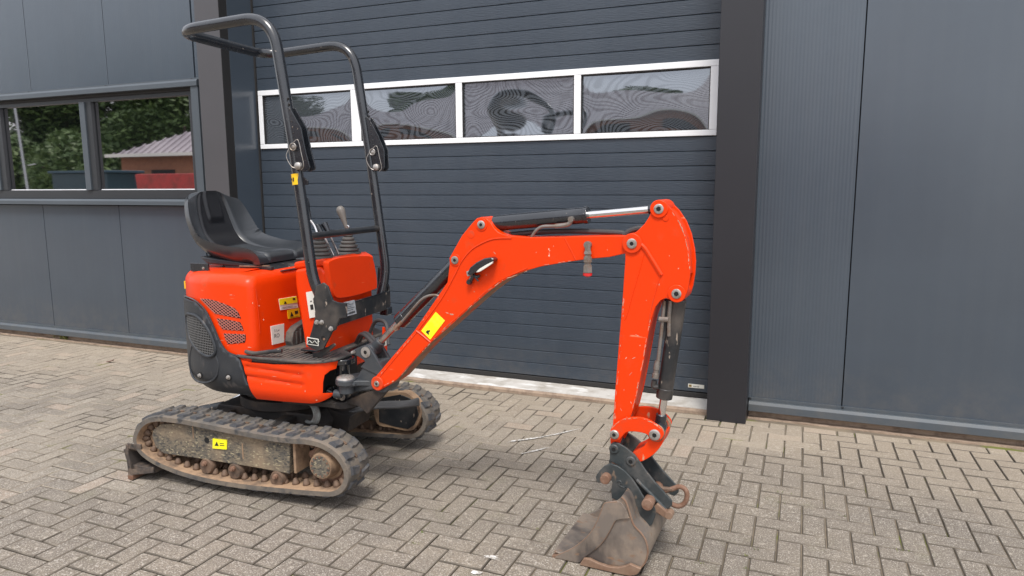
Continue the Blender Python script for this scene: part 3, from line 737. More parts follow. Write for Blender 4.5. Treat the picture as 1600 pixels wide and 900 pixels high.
for side, v0, v1, vo in ((0, -.495, -.315, -1), (1, .315, .495, 1)):
    tr = mktrack(v0, v1); dress(tr, v0, v1)
    tr['label'] = 'near rubber track' if side == 0 else 'far rubber track'
    vc = (v0+v1)/2
    f = lambda v: vc + vo*v     # v measured outwards from the track's middle
    fr_ = PO('track_frame', M_frame, ex, frp, f(-.055), f(.060), bevel=.004)
    PO('frame_ledge', M_ftop, fr_, [(-.44,.315),(-.40,.325),(.36,.322),(.36,.312),(-.40,.313)], f(-.06), f(.045))
    if side == 0:
        bm = bmesh.new(); box(bm, .352, .366, f(.062), f(-.05), .155, .335); finish('end_plate', bm, M_ftop, fr_, .002)
        hp = [(-0.16, 0.258), (-0.106, 0.248), (-0.247, 0.278), (0.057, 0.248), (0.116, 0.164)]
        bm = bmesh.new(); cyl(bm, (hp[0][0], f(.0605), hp[0][1]), (hp[0][0], f(.04), hp[0][1]), .0155, n=16); finish('inspection_hole', bm, M_hole, fr_)
        for x in [(-0.243, 0.319), (0.057, 0.248)]:
            bm = bmesh.new(); box(bm, x[0]-.003, x[0]+.003, f(.058), f(.062), x[1]-.06, x[1]+.02); finish('frame_seam', bm, M_ftop, fr_, .001)
        q = [(-0.124, 0.222), (-0.037, 0.227), (-0.031, 0.277), (-0.118, 0.274)]
        decal('warning_label', M_yel, fr_, [(a, f(.0635), b) for a, b in q], (0,-1,0), [('poly', [(.15,.3),(.45,.3),(.3,.75)]), (.52,.85,.35,.42), (.52,.8,.55,.62)], off=.0015)
    # rollers
    for (u_, z_) in [(-0.174, 0.121), (0.0, 0.117), (0.251, 0.111)]:
        bm = bmesh.new(); lathe(bm, (u_, f(.066), z_), (0, -vo, 0), [(0,.036),(.012,.042),(.03,.042),(.034,.032),(.07,.032),(.074,.042),(.10,.042),(.11,.036)], 20)
        ro = finish('track_roller', bm, M_steel, fr_)
        bm = bmesh.new(); lathe(bm, (u_, f(.0655), z_+.018), (0, vo, 0), [(0,.013),(.012,.013),(.014,.009),(.02,.009)], 10); finish('roller_bolt', bm, M_rust, ro)
    # rear idler and front sprocket
    bm = bmesh.new(); lathe(bm, (-.455, f(.035), .225), (0, -vo, 0), [(0,.06),(.004,.105),(.02,.108),(.05,.108),(.066,.105),(.07,.06)], 28); finish('idler_wheel', bm, M_ftop, fr_)
    bm = bmesh.new(); teeth = []
    for k in range(36):
        a = 2*PI*k/36; r_ = .098 + (.016 if k % 4 in (0, 1) else 0); teeth.append((hubc[0]+.02+r_*math.cos(a), .215+r_*math.sin(a)))
    prism(bm, teeth, f(.012), f(-.012)); finish('sprocket', bm, M_rust, fr_, .002)
    bm = bmesh.new()
    lathe(bm, (hubc[0]+.022, f(-.05), hubc[1]), (0, vo, 0), [(0,.085),(.07,.085),(.074,.072),(.080,.070),(.128,.060),(.134,.058)], 32)
    mo = finish('drive_motor', bm, M_ftop, fr_)
    bm = bmesh.new(); cyl(bm, (hubc[0]+.022, f(.084), hubc[1]), (hubc[0]+.022, f(.0868), hubc[1]), .052, n=32); finish('motor_cover', bm, M_frame, mo)
    bm = bmesh.new()
    for k in range(12):
        a = 2*PI*k/12; c = (hubc[0]+.022+.046*math.cos(a), hubc[1]+.046*math.sin(a)); cyl(bm, (c[0], f(.086), c[1]), (c[0], f(.0895), c[1]), .0048, n=8)
    finish('cover_bolts', bm, M_rust, mo)
# far track inner motor guard
gp = [(0.375, 0.303), (0.516, 0.34), (0.58, 0.323), (0.619, 0.279), (0.63, 0.231), (0.6, 0.168), (0.559, 0.14), (0.469, 0.146), (0.374, 0.162)]
g0 = PO('motor_guard', M_bkw, ex, gp, .298, .36, bevel=.003)
cc = Vector((sum(a for a, b in gp)/9, sum(b for a, b in gp)/9))
bm = bmesh.new(); ins = [(a, b) for a, b in gp]; outp = [((a-cc.x)*1.13+cc.x, (b-cc.y)*1.13+cc.y) for a, b in gp]
prism(bm, smooth2(outp, 4), .302, .36); finish('guard_rim', bm, M_ftop, g0, .003)
# ---------------- centre frame
sub('centre_frame', lambda b: (prism(b, [(-.33,.16),(.28,.16),(.34,.30),(.30,.36),(-.30,.36),(-.36,.28)], -.22, .22),), M_under, bevel=.008)
for u_ in (-.22, .16):
    sub('axle_beam', lambda b: box(b, u_-.045, u_+.045, -.45, .45, .235, .315), M_under, bevel=.006)
    sub('axle_beam', lambda b: box(b, u_-.034, u_+.034, -.44, .44, .316, .345), M_under, bevel=.004)
sub('slew_ring', lambda b: (cyl(b, (0,0,.36), (0,0,.412), .26, n=40), cyl(b, (0,0,.4125), (0,0,.462), .235, n=40)), M_under, bevel=.005)
sub('deck_plate', lambda b: prism(b, [(-.27,.425),(.42,.425),(.42,.452),(-.27,.452)], -.22, .22), M_under, bevel=.004)
# stub brackets and hoses seen between the tracks
sub('frame_bracket', lambda b: prism(b, [(.28,.22),(.42,.24),(.44,.33),(.28,.36)], -.10, .12), M_under, bevel=.006)
hz = lambda L: [Vector(p) for p in L]
for k in range(3):
    sub('hydraulic_hose', lambda b: tube(b, hz([(.30+.012*k,-.26,.44),(.345+.012*k,-.285,.425),(.365+.012*k,-.30,.39),(.34+.012*k,-.29,.35),(.27,-.24,.33)]), .0085), M_hoseg)
for k in range(4):
    sub('hydraulic_hose', lambda b: tube(b, hz([(.40,-.05+.03*k,.33),(.50,.02+.03*k,.345),(.60,.12+.03*k,.33),(.64,.28,.30+.01*k)]), .010), M_hose)
# ---------------- dozer blade behind the tracks
M_bld = mat('blade_dusty_steel', (0.06, 0.05, 0.045), .6, col2=(0.19, 0.14, 0.105), scale=12, extra=[((0.02,0.02,0.02), 16, .55, .65, None)])
bl = bpy.data.objects.new('dozer_blade', None); link(bl, ex)
bp = [(-0.683, 0.158), (-0.615, 0.184), (-0.588, 0.159), (-0.564, 0.103), (-0.485, 0.075), (-0.504, 0.056), (-0.645, -0.016), (-0.649, 0.071)]
cur = [(-.680,.160),(-.652,.172),(-.640,.10),(-.632,.005),(-.652,.0),(-.660,.09)]
bm = bmesh.new(); prism(bm, cur, -.50, .50); finish('blade_plate', bm, M_bld, bl, .003)
bm = bmesh.new(); box(bm, -.662, -.628, -.502, .502, .0, .022); finish('cutting_edge', bm, M_rust, bl, .002)
bm = bmesh.new(); prism(bm, [(-.655,.02),(-.49,.055),(-.49,.085),(-.655,.05)], -.497, -.489); prism(bm, [(-.655,.165),(-.56,.175),(-.56,.20),(-.655,.195)], -.497,-.489)
prism(bm, [(-.66,.0),(-.645,.0),(-.645,.19),(-.66,.19)], -.501, -.488); finish('blade_end_plate', bm, M_bld, bl, .002)
bm = bmesh.new(); box(bm, -.66, -.50, -.485, .485, .045, .075); box(bm, -.66, -.575, -.485, .485, .155, .185); finish('blade_rib', bm, M_bld, bl, .003)
bm = bmesh.new(); cyl(bm, (-.61,-.493,.185), (-.61,-.480,.185), .016, n=12); finish('blade_bolt', bm, M_ywh, bl, .001)
for v_ in (-.17, .17):
    bm = bmesh.new(); prism(bm, [(-.65,.08),(-.65,.15),(-.30,.27),(-.20,.26),(-.20,.19),(-.35,.19)], v_-.02, v_+.02); finish('blade_arm', bm, M_under, bl, .004)
bc = [(-0.533, 0.268), (-0.47, 0.263), (-0.452, 0.259), (-0.33, 0.337)]
sub('blade_cylinder', lambda b: (cyl(b, (bc[0][0]-.10,0,bc[0][1]-.05), (bc[1][0]+.01,0,bc[1][1]), .030, n=18)), M_bkw, bevel=.003)
sub('cylinder_rod', lambda b: cyl(b, (bc[1][0],0,bc[1][1]), (bc[3][0]+.04,0,bc[3][1]+.025), .0145, n=14), M_chrome)

# ---------------- body shells
A_, B_, N_ = .5, .40, 2.5
def plan_pts(n=120, inset=0.0, full=True):
    out = []
    for i in range(n+1):
        th = PI*i/n; c, s = math.cos(th), math.sin(th)
        out.append(Vector((-(A_-inset)*abs(s)**(2/N_), -(B_-inset)*math.copysign(abs(c)**(2/N_), c))))
    return out
PLN = plan_pts(200); AC = [0]
for a, b in zip(PLN[:-1], PLN[1:]): AC.append(AC[-1]+(b-a).length)
ATOT = AC[-1]
def onplan(a, fc=None):
    """arc length a (rearwards +, forwards -) -> point, outward normal; fc = (front u, corner radius) rounds the front corner"""
    if a <= 0:
        u_ = -a
        if fc:
            uf, r_ = fc
            if u_ > uf-r_:
                q = (u_-(uf-r_))/r_
                if q < PI/2: return Vector((uf-r_+r_*math.sin(q), -B_+r_-r_*math.cos(q))), Vector((math.sin(q), -math.cos(q)))
                return Vector((uf, -B_+r_+(q-PI/2)*r_)), Vector((1, 0))
        return Vector((u_, -B_)), Vector((0, -1))
    a = min(a, ATOT-1e-6); lo, hi = 0, len(AC)-1
    while hi-lo > 1:
        mid = (lo+hi)//2
        if AC[mid] <= a: lo = mid
        else: hi = mid
    t = (a-AC[lo])/(AC[hi]-AC[lo]); p = PLN[lo].lerp(PLN[hi], t)
    i0, i1 = max(lo-2, 0), min(hi+2, len(PLN)-1); d = (PLN[i1]-PLN[i0]).normalized()
    return p, Vector((d.y, -d.x)) if Vector((d.y, -d.x)).dot(p) > 0 else Vector((-d.y, d.x))
def skin(name, m, pts, off, th=.006, fc=None, zfun=None, parent=ex, sm=0, bevel=.0025, step=.02, label=None):
    """curved sheet following the body plan; pts in (arc, z)"""
    P = smooth2(pts, sm) if sm else pts
    bm = bmesh.new(); bm.faces.new([bm.verts.new((a, 0, z)) for a, z in P])
    a0, a1 = min(p[0] for p in P), max(p[0] for p in P); z0, z1 = min(p[1] for p in P), max(p[1] for p in P)
    x = math.floor(a0/step)*step+step
    while x < a1:
        bmesh.ops.bisect_plane(bm, geom=bm.verts[:]+bm.edges[:]+bm.faces[:], plane_co=(x,0,0), plane_no=(1,0,0)); x += step
    if zfun:
        zz = math.floor(z0/step)*step+step
        while zz < z1:
            bmesh.ops.bisect_plane(bm, geom=bm.verts[:]+bm.edges[:]+bm.faces[:], plane_co=(0,0,zz), plane_no=(0,0,1)); zz += step
    for v in bm.verts:
        a, z = v.co.x, v.co.z; p, n = onplan(a, fc); o_ = off - (zfun(a, z) if zfun else 0)
        v.co = Vector((p.x+n.x*o_, p.y+n.y*o_, z))
    bm.normal_update()
    c = sum((f.normal.dot(Vector((f.calc_center_median().x, f.calc_center_median().y, 0)))*f.calc_area() for f in bm.faces))
    if c < 0: bmesh.ops.reverse_faces(bm, faces=bm.faces)
    o = finish(name, bm, m, parent, 0, smooth=40, recalc=False)
    s = o.modifiers.new('thick', 'SOLIDIFY'); s.thickness = th; s.offset = -1
    if bevel:
        b = o.modifiers.new('bevel', 'BEVEL'); b.width = bevel; b.segments = 2; b.limit_method = 'ANGLE'; b.angle_limit = R(50)
    if label: o['label'] = label
    return o
# solid hood: stacked plan rings, rounded shoulder
def hood(bm):
    rings = []
    zt, rf = 1.088, .060
    lv = [(0.66, 0), (.80, 0), (.95, 0), (zt-rf, 0)] + [(zt-rf+rf*math.sin(q), rf*(1-math.cos(q))) for q in [PI/2*k/7 for k in range(1, 8)]] + [(zt+.004, .14), (zt+.006, .28)]
    for z, ins in lv:
        ring = []
        for p in plan_pts(64, ins): ring.append(Vector((p.x, p.y, z + .018*(1 if ins > 0 else 0)*max(0, p.x+.3))))
        uf = .105 - ins*.5; hw = B_-ins; r_ = min(.05, hw*.5)
        fr = []
        for k in range(1, 7):
            q = PI/2*k/6; fr.append(Vector((uf-r_+r_*math.sin(q), hw-r_+r_*math.cos(q), z)))
        fr2 = [Vector((p.x, -p.y, p.z)) for p in reversed(fr)]
        ring += fr + fr2
        rings.append([bm.verts.new(p) for p in ring])
    n = len(rings[0])
    for a, b in zip(rings[:-1], rings[1:]):
        for i in range(n): bm.faces.new((a[i], a[(i+1)%n], b[(i+1)%n], b[i]))
    bm.faces.new(rings[0]); bm.faces.new(list(reversed(rings[-1])))
hd = sub('engine_hood', hood, M_or, smooth=50, label='orange engine hood with three mesh grilles')
sub('inner_body', lambda b: prism(b, [(-.26,.47),(.38,.47),(.38,.66),(-.26,.66)], -.25, .25), M_under)
# hood side seam line
sub('hood_crease', lambda b: tube(b, hz([(.106,-.365,1.02),(.108,-.36,.95),(.108,-.355,.87),(.108,-.353,.80)]), .0016, n=6), M_orw, parent=hd)
# black rear side cover
cov = [(-0.026, 0.672), (-0.008, 0.688), (0.05, 0.703), (0.091, 0.75), (0.127, 0.825), (0.174, 0.898), (0.248, 0.942), (0.38, 0.949)]
covb = [(0.366, 0.473), (0.293, 0.464), (0.248, 0.463), (0.056, 0.474), (-0.081, 0.472)]
at_rear = ATOT/2
left = [(at_rear, .945), (ATOT-cov[-1][0], cov[-1][1])]
cl = [(a, z) for a, z in cov]
mir = lambda L: [(ATOT-a, z) for a, z in reversed(L)]
up_edge = cl + [(at_rear, .955)] + mir(cl)
lo_edge = [(a, z) for a, z in covb]
low = mir(lo_edge[0:]) if False else None
full = up_edge + [(ATOT-q[0], q[1]) for q in reversed(lo_edge)][::1]
full = up_edge + [(ATOT+.08, .476), (ATOT-.25, .463), (ATOT-.36, .47), (at_rear, .49), ] + [(a, z) for a, z in lo_edge]
def cov_in(a, z):
    r_ = 0
    if z < .60: r_ = .085*((.60-z)/.14)**2.2
    return r_
cv = skin('side_cover', M_pl, full, .014, .010, zfun=cov_in, label='black rear side cover with oval air intake')
sub('cover_piping', lambda b: tube(b, hz([(onplan(a)[0].x+onplan(a)[1].x*.010, onplan(a)[0].y+onplan(a)[1].y*.010, z+.004) for a, z in [(-0.103, 0.694), (-0.057, 0.681), (-0.004, 0.689), (0.05, 0.705), (0.09, 0.752), (0.126, 0.826), (0.174, 0.9), (0.254, 0.945), (0.398, 0.95)]]), .0042, n=8, smooth=4), M_bk, parent=cv)
# oval intake: rim + near-black sheet painted as its shade + wire mesh
ov = [(0.352, 0.863), (0.293, 0.875), (0.24, 0.87), (0.197, 0.848), (0.168, 0.821), (0.143, 0.788), (0.125, 0.747), (0.118, 0.722), (0.12, 0.699), (0.14, 0.68), (0.177, 0.673), (0.222, 0.684), (0.279, 0.71), (0.326, 0.749), (0.353, 0.809)]
ovs = smooth2(ov, 4)
def sk3(a, z, off, fc=None):
    p, n = onplan(a, fc); return Vector((p.x+n.x*off, p.y+n.y*off, z))
rim = sub('intake_rim', lambda b: tube(b, [sk3(a, z, .016) for a, z in ovs], .008, n=10, smooth=0, closed=True), M_pl, parent=cv)
skin('intake_shade', M_hole, ov, .0165, .003, sm=3, parent=cv, bevel=0)
def inside(poly, x, y):
    c = False; n = len(poly); j = n-1
    for i in range(n):
        if (poly[i][1] > y) != (poly[j][1] > y) and x < (poly[j][0]-poly[i][0])*(y-poly[i][1])/(poly[j][1]-poly[i][1])+poly[i][0]: c = not c
        j = i
    return c
def lattice(bm, poly, ang, pitch, wd, off, h=.002, fc=None):
    """bars at +-angle clipped to a polygon in (arc, z)"""
    xs_ = [p[0] for p in poly]; zs_ = [p[1] for p in poly]; cx_, cz_ = sum(xs_)/len(xs_), sum(zs_)/len(zs_); Rr = max(max(xs_)-min(xs_), max(zs_)-min(zs_))
    for sg in ang:
        d = Vector((math.cos(R(sg)), math.sin(R(sg)))); n_ = Vector((-d.y, d.x))
        k = -int(Rr/pitch)-1
        while k*pitch < Rr:
            run = None; s = -Rr
            while s <= Rr:
                q = Vector((cx_, cz_))+n_*k*pitch+d*s; ins_ = inside(poly, q.x, q.y)
                if ins_ and run is None: run = s
                if (not ins_ or s+.004 > Rr) and run is not None:
                    steps = max(1, int((s-run)/.02)); P_ = []
                    for t in range(steps+1):
                        w_ = Vector((cx_, cz_))+n_*k*pitch+d*(run+(s-run)*t/steps)
                        P_.append([bm.verts.new(sk3(w_.x+n_.x*e*wd, w_.y+n_.y*e*wd, off+hh, fc)) for e, hh in ((-1,0),(-.6,h),(.6,h),(1,0))])
                    for a, b in zip(P_[:-1], P_[1:]):
                        for t in range(3): bm.faces.new((a[t], b[t], b[t+1], a[t+1]))
                    run = None
                s += .004
            k += 1
ovi = [((a-.26)*.93+.26, (z-.78)*.95+.78) for a, z in ovs]
sub('intake_mesh', lambda b: lattice(b, ovs, (2, 92), .0125, .0016, .0175), M_gm, parent=cv)
sub('cover_bulge', lambda b: tube(b, [sk3(a, z, .012) for a, z in [(0.317, 0.704), (0.362, 0.632), (0.357, 0.554), (0.284, 0.527), (0.191, 0.535), (0.127, 0.573), (0.105, 0.631), (0.118, 0.679)]], .006, n=8, smooth=5), M_pl, parent=cv)
for (a, z) in [(0.251, 0.563), (0.047, 0.578)]:
    b_ = sub('bolt', lambda b: (lathe(b, sk3(a, z, .013), (sk3(a,z,1)-sk3(a,z,0)), [(0,.013),(.003,.012),(.004,.009),(.010,.008),(.012,.005)], 12)), M_zinc, parent=cv)
    bm = bmesh.new(); cyl(bm, sk3(a,z,.0135), sk3(a,z,.0150), .018, n=18); finish('bolt_recess', bm, M_hole, b_)
# hood grilles
for poly in ([(0.22, 0.959), (0.163, 0.962), (0.109, 0.956), (0.047, 0.942), (-0.005, 0.926), (-0.024, 0.908), (-0.039, 0.877), (0.053, 0.885), (0.121, 0.893)],
             [(0.111, 0.868), (0.037, 0.866), (-0.032, 0.858), (-0.045, 0.836), (-0.05, 0.818), (0.018, 0.815), (0.077, 0.816), (0.096, 0.837)],
             [(0.07, 0.795), (0.007, 0.798), (-0.06, 0.799), (-0.06, 0.777), (-0.053, 0.759), (-0.005, 0.751), (0.047, 0.744), (0.061, 0.762)]):
    gr_ = skin('grille', M_hole, poly, .0010, .003, parent=hd, bevel=0)  # flat near-black backing carries the shade behind the mesh in its colour
    bm = bmesh.new(); lattice(bm, poly, (33, -27), .0125, .0020, .0012, .0016); finish('grille_mesh', bm, M_mesh, gr_, smooth=0, recalc=True)
sub('corner_marker', lambda b: prism(b, [(0,0),(.03,0),(.03,.03),(0,.03)], 0, .001) if False else cyl(b, sk3(.46,.985,.001), sk3(.46,1.025,.001), .006, n=8), M_yor, parent=hd)
# lower orange skirt
skp = [(-0.03, 0.672), (-0.09, 0.662), (-0.225, 0.663), (-0.391, 0.678), (-0.482, 0.692), (-0.559, 0.7), (-0.543, 0.644), (-0.511, 0.641), (-0.485, 0.623), (-0.477, 0.59), (-0.473, 0.534), (-0.526, 0.525), (-0.512, 0.511), (-0.483, 0.497), (-0.459, 0.489), (-0.422, 0.482), (-0.25, 0.474), (-0.088, 0.471)]
skp = [(a, min(z, .683)) for a, z in skp]
def sk_in(a, z):
    r_ = 0.0
    if z < .54: r_ += .045*((.54-z)/.09)**2
    for zc in (.628, .580):
        zc2 = zc - .02*((-a-.12)/.4)
        if .03 < -a < .40:
            e = abs(z-zc2-.006)/.012
            if e < 1: r_ += .008*(1-e**2)*min(1, (-a-.03)/.03, (.40+a)/.03)
    return r_
FC = (.51, .12)
skt = skin('side_skirt', M_or, skp, .006, .008, fc=FC, zfun=sk_in, step=.010, label='orange lower skirt with two pressed ribs')
skin('side_skirt', M_or, [(ATOT-a, z) for a, z in [(-.0,.66),(-.5,.66),(-.5,.48),(0,.46)]] if False else [(ATOT-.001,.69),(ATOT-.3,.69),(ATOT-.3,.47),(ATOT-.001,.46)], .004, .006)
# floor with rubber mat
fl = [(.09,-.418),(.30,-.418),(.39,-.418),(.443,-.407),(.488,-.378),(.518,-.333),(.530,-.28),(.53,-.20),(.45,-.15),(.43,.30),(.30,.41),(.09,.40),(.0,.40),(0,-.41)]
def floor(bm, z0, z1, P):
    a = [bm.verts.new((x, y, z0)) for x, y in P]; b = [bm.verts.new((x, y, z1)) for x, y in P]
    bm.faces.new(a); bm.faces.new(list(reversed(b)))
    for i in range(len(P)): bm.faces.new((a[i], b[i], b[(i+1)%len(P)], a[(i+1)%len(P)]))
flr = sub('floor_plate', lambda b: floor(b, .655, .682, [(x*.94, y*.94) for x, y in fl]), M_bk, bevel=.004)
mt = sub('floor_mat', lambda b: floor(b, .6825, .696, fl), M_mat, bevel=.005, label='worn black rubber floor mat')
sub('mat_ribs', lambda b: [box(b, .14+.028*k, .15+.028*k, -.385, -.225, .6955, .700) for k in range(13)], M_mat, parent=mt, bevel=.0015)
kp = [(-0.131, 0.697), (-0.145, 0.717), (-0.128, 0.734), (-0.067, 0.742), (0.064, 0.744), (0.147, 0.732), (0.138, 0.613), (-0.037, 0.627), (-0.134, 0.663)]
bm = bmesh.new()
def prism_u(bm, pts, u0, u1, mi=0):
    a = [bm.verts.new((u0, p[0], p[1])) for p in pts]; b = [bm.verts.new((u1, p[0], p[1])) for p in pts]; n = len(pts)
    bm.faces.new(a).material_index = mi; bm.faces.new(list(reversed(b))).material_index = mi
    for i in range(n): bm.faces.new((a[i], b[i], b[(i+1)%n], a[(i+1)%n])).material_index = mi
prism_u(bm, [(-.155,.69),(-.165,.72),(-.15,.765),(-.11,.79),(.1,.83),(.1,.69)], .104, .150); kick = finish('kick_panel', bm, M_mat, ex, .006)
sub('kick_panel_rib', lambda b: [box(b, .148, .155, -.13+.035*k, -.115+.035*k, .70, .765+.008*k) for k in range(5)], M_mat, parent=kick, bevel=.002)
# floor pedals / latches on the mat
sub('foot_pedal', lambda b: (box(b, .30, .40, -.30, -.22, .712, .722), cyl(b, (.34,-.25,.69), (.34,-.25,.72), .012)), M_bkw, bevel=.003)
sub('latch_lever', lambda b: tube(b, hz([(.06,-.405,.715),(.12,-.41,.712),(.20,-.405,.725),(.26,-.39,.73)]), .010), M_bkw)
sub('latch_plate', lambda b: prism(b, [(.40,.70),(.45,.70),(.53,.765),(.52,.775),(.44,.73),(.40,.72)], -.345, -.335), M_bkw, bevel=.002)
# ---------------- front console
con = bpy.data.objects.new('front_console', None); link(con, ex); con['label'] = 'orange front console carrying the control levers'
bm = bmesh.new(); prism(bm, [(.275,.56),(.405,.56),(.405,.935),(.405,1.0),(.402,1.085),(.37,1.12),(.30,1.115),(.215,1.10),(.215,1.02)], -.205, .225); finish('console_body', bm, M_or, con, .018, 3)
cf = [(-0.229, 1.137), (-0.212, 1.151), (-0.133, 1.159), (-0.015, 1.156), (0.109, 1.146), (0.167, 1.137), (0.193, 1.117), (0.221, 1.03), (0.224, 0.969), (0.203, 0.955), (0.045, 0.949), (-0.107, 0.954), (-0.17, 0.965), (-0.196, 0.991), (-0.213, 1.051)]
bm = bmesh.new(); prism_u(bm, smooth2(cf, 5), .402, .434); finish('console_cap', bm, M_or, con, .016, 4)
bm = bmesh.new(); prism(bm, [(.205,1.10),(.31,1.115),(.37,1.121),(.402,1.088),(.425,1.10),(.425,1.135),(.38,1.158),(.28,1.150),(.205,1.135)], -.195, .215); finish('console_top', bm, M_or, con, .012, 3)
bm = bmesh.new(); box(bm, .404, .407, -.206, -.2045, .60, .93); finish('console_edge', bm, M_orw, con, .001)
bm = bmesh.new(); lathe(bm, (.30,-.2055,1.085), (0,-1,0), [(0,.012),(.004,.011),(.010,.007)], 12); finish('bolt', bm, M_zinc, con)
# lever boots and levers
def boot(u_, v_, z0=1.146, h=.112, rb=.066):
    prof = []; n = 6
    for k in range(n):
        r0 = rb*(1-.62*k/(n-1)); z_ = h*k/n
        prof += [(z_, r0*.84), (z_+h/n*.30, r0), (z_+h/n*.62, r0*.98), (z_+h/n*.92, r0*.80)]
    prof += [(h, .013), (h+.012, .011)]
    bm = bmesh.new(); lathe(bm, (u_, v_, z0), (0,0,1), [(0, rb*1.05)] + prof, 24); return finish('lever_boot', bm, M_boot, ex)
sub('console_tray', lambda b: box(b, .215, .365, -.19, .20, 1.146, 1.156), M_pl, bevel=.004)
boot(.318, -.128, 1.150); boot(.325, .125, 1.150)
kn = [(0.341, 1.156), (0.318, 1.293), (0.313, 1.317), (0.292, 1.388), (0.274, 1.422)]
lv = sub('control_lever', lambda b: (tube(b, hz([(.325,.125,1.25),(kn[1][0]+.012,.125,1.30),(kn[1][0],.125,kn[1][1])]), .0065)), M_chrome)
sub('knob', lambda b: lathe(b, (kn[1][0],.125,kn[1][1]-.004), Vector((kn[4][0]-kn[1][0],0,kn[4][1]-kn[1][1])), [(0,.009),(.01,.0105),(.02,.011),(.05,.015),(.078,.0205),(.098,.0235),(.112,.021),(.122,.012),(.125,0)], 18), M_knob, parent=lv)
lv = sub('control_lever', lambda b: tube(b, hz([(.318,-.128,1.25),(.29,-.12,1.31),(.262,-.12,1.345)]), .0065), M_chrome)
sub('knob', lambda b: lathe(b, (.262,-.12,1.345), (-.25,0,.9), [(0,.009),(.01,.0105),(.05,.015),(.078,.0205),(.098,.0225),(.112,.02),(.122,.012),(.125,0)], 18), M_bk, parent=lv)
for dv, pxs in ((-.03, [(0.332, 1.157), (0.268, 1.281), (0.238, 1.323)]), (.01, [(0.336, 1.16), (0.277, 1.285), (0.255, 1.328)])):
    tl = sub('travel_lever', lambda b: cyl(b, (pxs[0][0], dv, pxs[0][1]), (pxs[1][0], dv, pxs[1][1]), .0055, n=8), M_rodd)
    sub('grip', lambda b: lathe(b, (pxs[1][0]+.012, dv, pxs[1][1]-.03), Vector((pxs[2][0]-pxs[1][0],0,pxs[2][1]-pxs[1][1])), [(0,.010),(.02,.013),(.066,.019),(.074,.018),(.076,0)], 12), M_bk, parent=tl)

# ---------------- seat
def seat():
    prof = [(-.462,1.490),(-.458,1.458),(-.446,1.400),(-.428,1.330),(-.400,1.262),(-.350,1.212),(-.285,1.186),(-.21,1.172),(-.14,1.167),(-.08,1.170),(-.035,1.166),(-.008,1.148),(-.004,1.118)]
    hw =   [.138, .180, .212, .232, .240, .242, .240, .236, .234, .232, .230, .224, .212]
    cc_ = catmull([(a, 0, b) for a, b in prof], 6); hh = [p.x for p in catmull([(x, 0, 0) for x in hw], 6)]
    n = 48; rows = []; back = []; bm = bmesh.new(); N_i = len(cc_)
    for i, p in enumerate(cc_):
        t = (cc_[min(i+1, N_i-1)]-cc_[max(i-1, 0)]).normalized(); nrm = Vector((-t.z, 0, t.x))
        f = i/(N_i-1); row = []; rb_ = []
        bol = .048*min(1, f/.30)**.8*(1-.55*max(0, (f-.55)/.45))
        for j in range(n+1):
            b = j/n*2-1; k = abs(b); w_ = hh[i]
            rise = bol*(max(0, (k-.42)/.58)**1.6)
            groove = math.exp(-((k-.50)/.035)**2)*min(1, f/.08)*(1 if f < .95 else 0)
            rise -= .010*groove
            rise += .010*(1-min(1, (k/.55)**4)) * (1 if f > .45 else 0) * min(1, max(0, (f-.45)/.1))*max(0, 1-max(0, f-.85)/.1)
            # headrest pad
            hw_ = .36*(1-f*1.1); e = max(0, min(1, (hw_-k)/.06))*max(0, min(1, (.27-f)/.035))
            rise += .011*e
            # pleats where the bolster folds
            fold = math.exp(-((f-.37)/.06)**2)*max(0, (k-.70)/.30)
            rise += .006*fold*math.sin(f*190)
            q = Vector((p.x, b*w_, p.z)) + nrm*rise
            q.z -= .045*k**3*max(0, 1-f/.12)
            row.append(bm.verts.new(q))
            th_ = .030+.035*(1-k**4)+.016*min(1, max(0, (f-.4)*4))
            q2 = Vector((p.x, b*w_*.97, p.z)) + nrm*(rise*.9-th_); q2.z -= .045*k**3*max(0, 1-f/.12)
            rb_.append(bm.verts.new(q2))
        rows.append(row); back.append(rb_)
    for i in range(N_i-1):
        for j in range(n):
            k = abs((j+.5)/n*2-1); f = i/(N_i-1)
            fa = bm.faces.new((rows[i][j], rows[i+1][j], rows[i+1][j+1], rows[i][j+1])); fa.material_index = 1 if (k < .48 and f < .46) else 0
            bm.faces.new((back[i][j+1], back[i+1][j+1], back[i+1][j], back[i][j]))
        bm.faces.new((rows[i+1][0], rows[i][0], back[i][0], back[i+1][0])); bm.faces.new((rows[i][n], rows[i+1][n], back[i+1][n], back[i][n]))
    for j in range(n):
        bm.faces.new((rows[0][j], rows[0][j+1], back[0][j+1], back[0][j])); bm.faces.new((rows[-1][j+1], rows[-1][j], back[-1][j], back[-1][j+1]))
    o = finish('seat_cushion', bm, [M_vin, M_vin2], st_, smooth=60)
    b = o.modifiers.new('bevel', 'BEVEL'); b.width = .010; b.segments = 3; b.limit_method = 'ANGLE'; b.angle_limit = R(60)
    return o
st_ = bpy.data.objects.new('seat', None); link(st_, ex); st_['label'] = 'black vinyl bucket seat with side bolsters'
seat()
bm = bmesh.new(); prism(bm, [(-.38,1.150),(-.02,1.118),(-.03,1.100),(-.33,1.112)], -.20, .20); finish('seat_pan', bm, M_pl, st_, .008)
bm = bmesh.new(); box(bm, -.22, .07, -.195, -.171, 1.092, 1.107); box(bm, -.22, .07, .171, .195, 1.092, 1.107); box(bm, -.10, .10, -.15, .15, 1.080, 1.0845); finish('slide_rail', bm, M_bkw, st_, .003)
bm = bmesh.new(); tube(bm, [(.0,-.12,1.10),(.03,-.17,1.108),(-.04,-.20,1.108),(-.12,-.20,1.106)], .005); finish('slide_lever', bm, M_rust, st_)
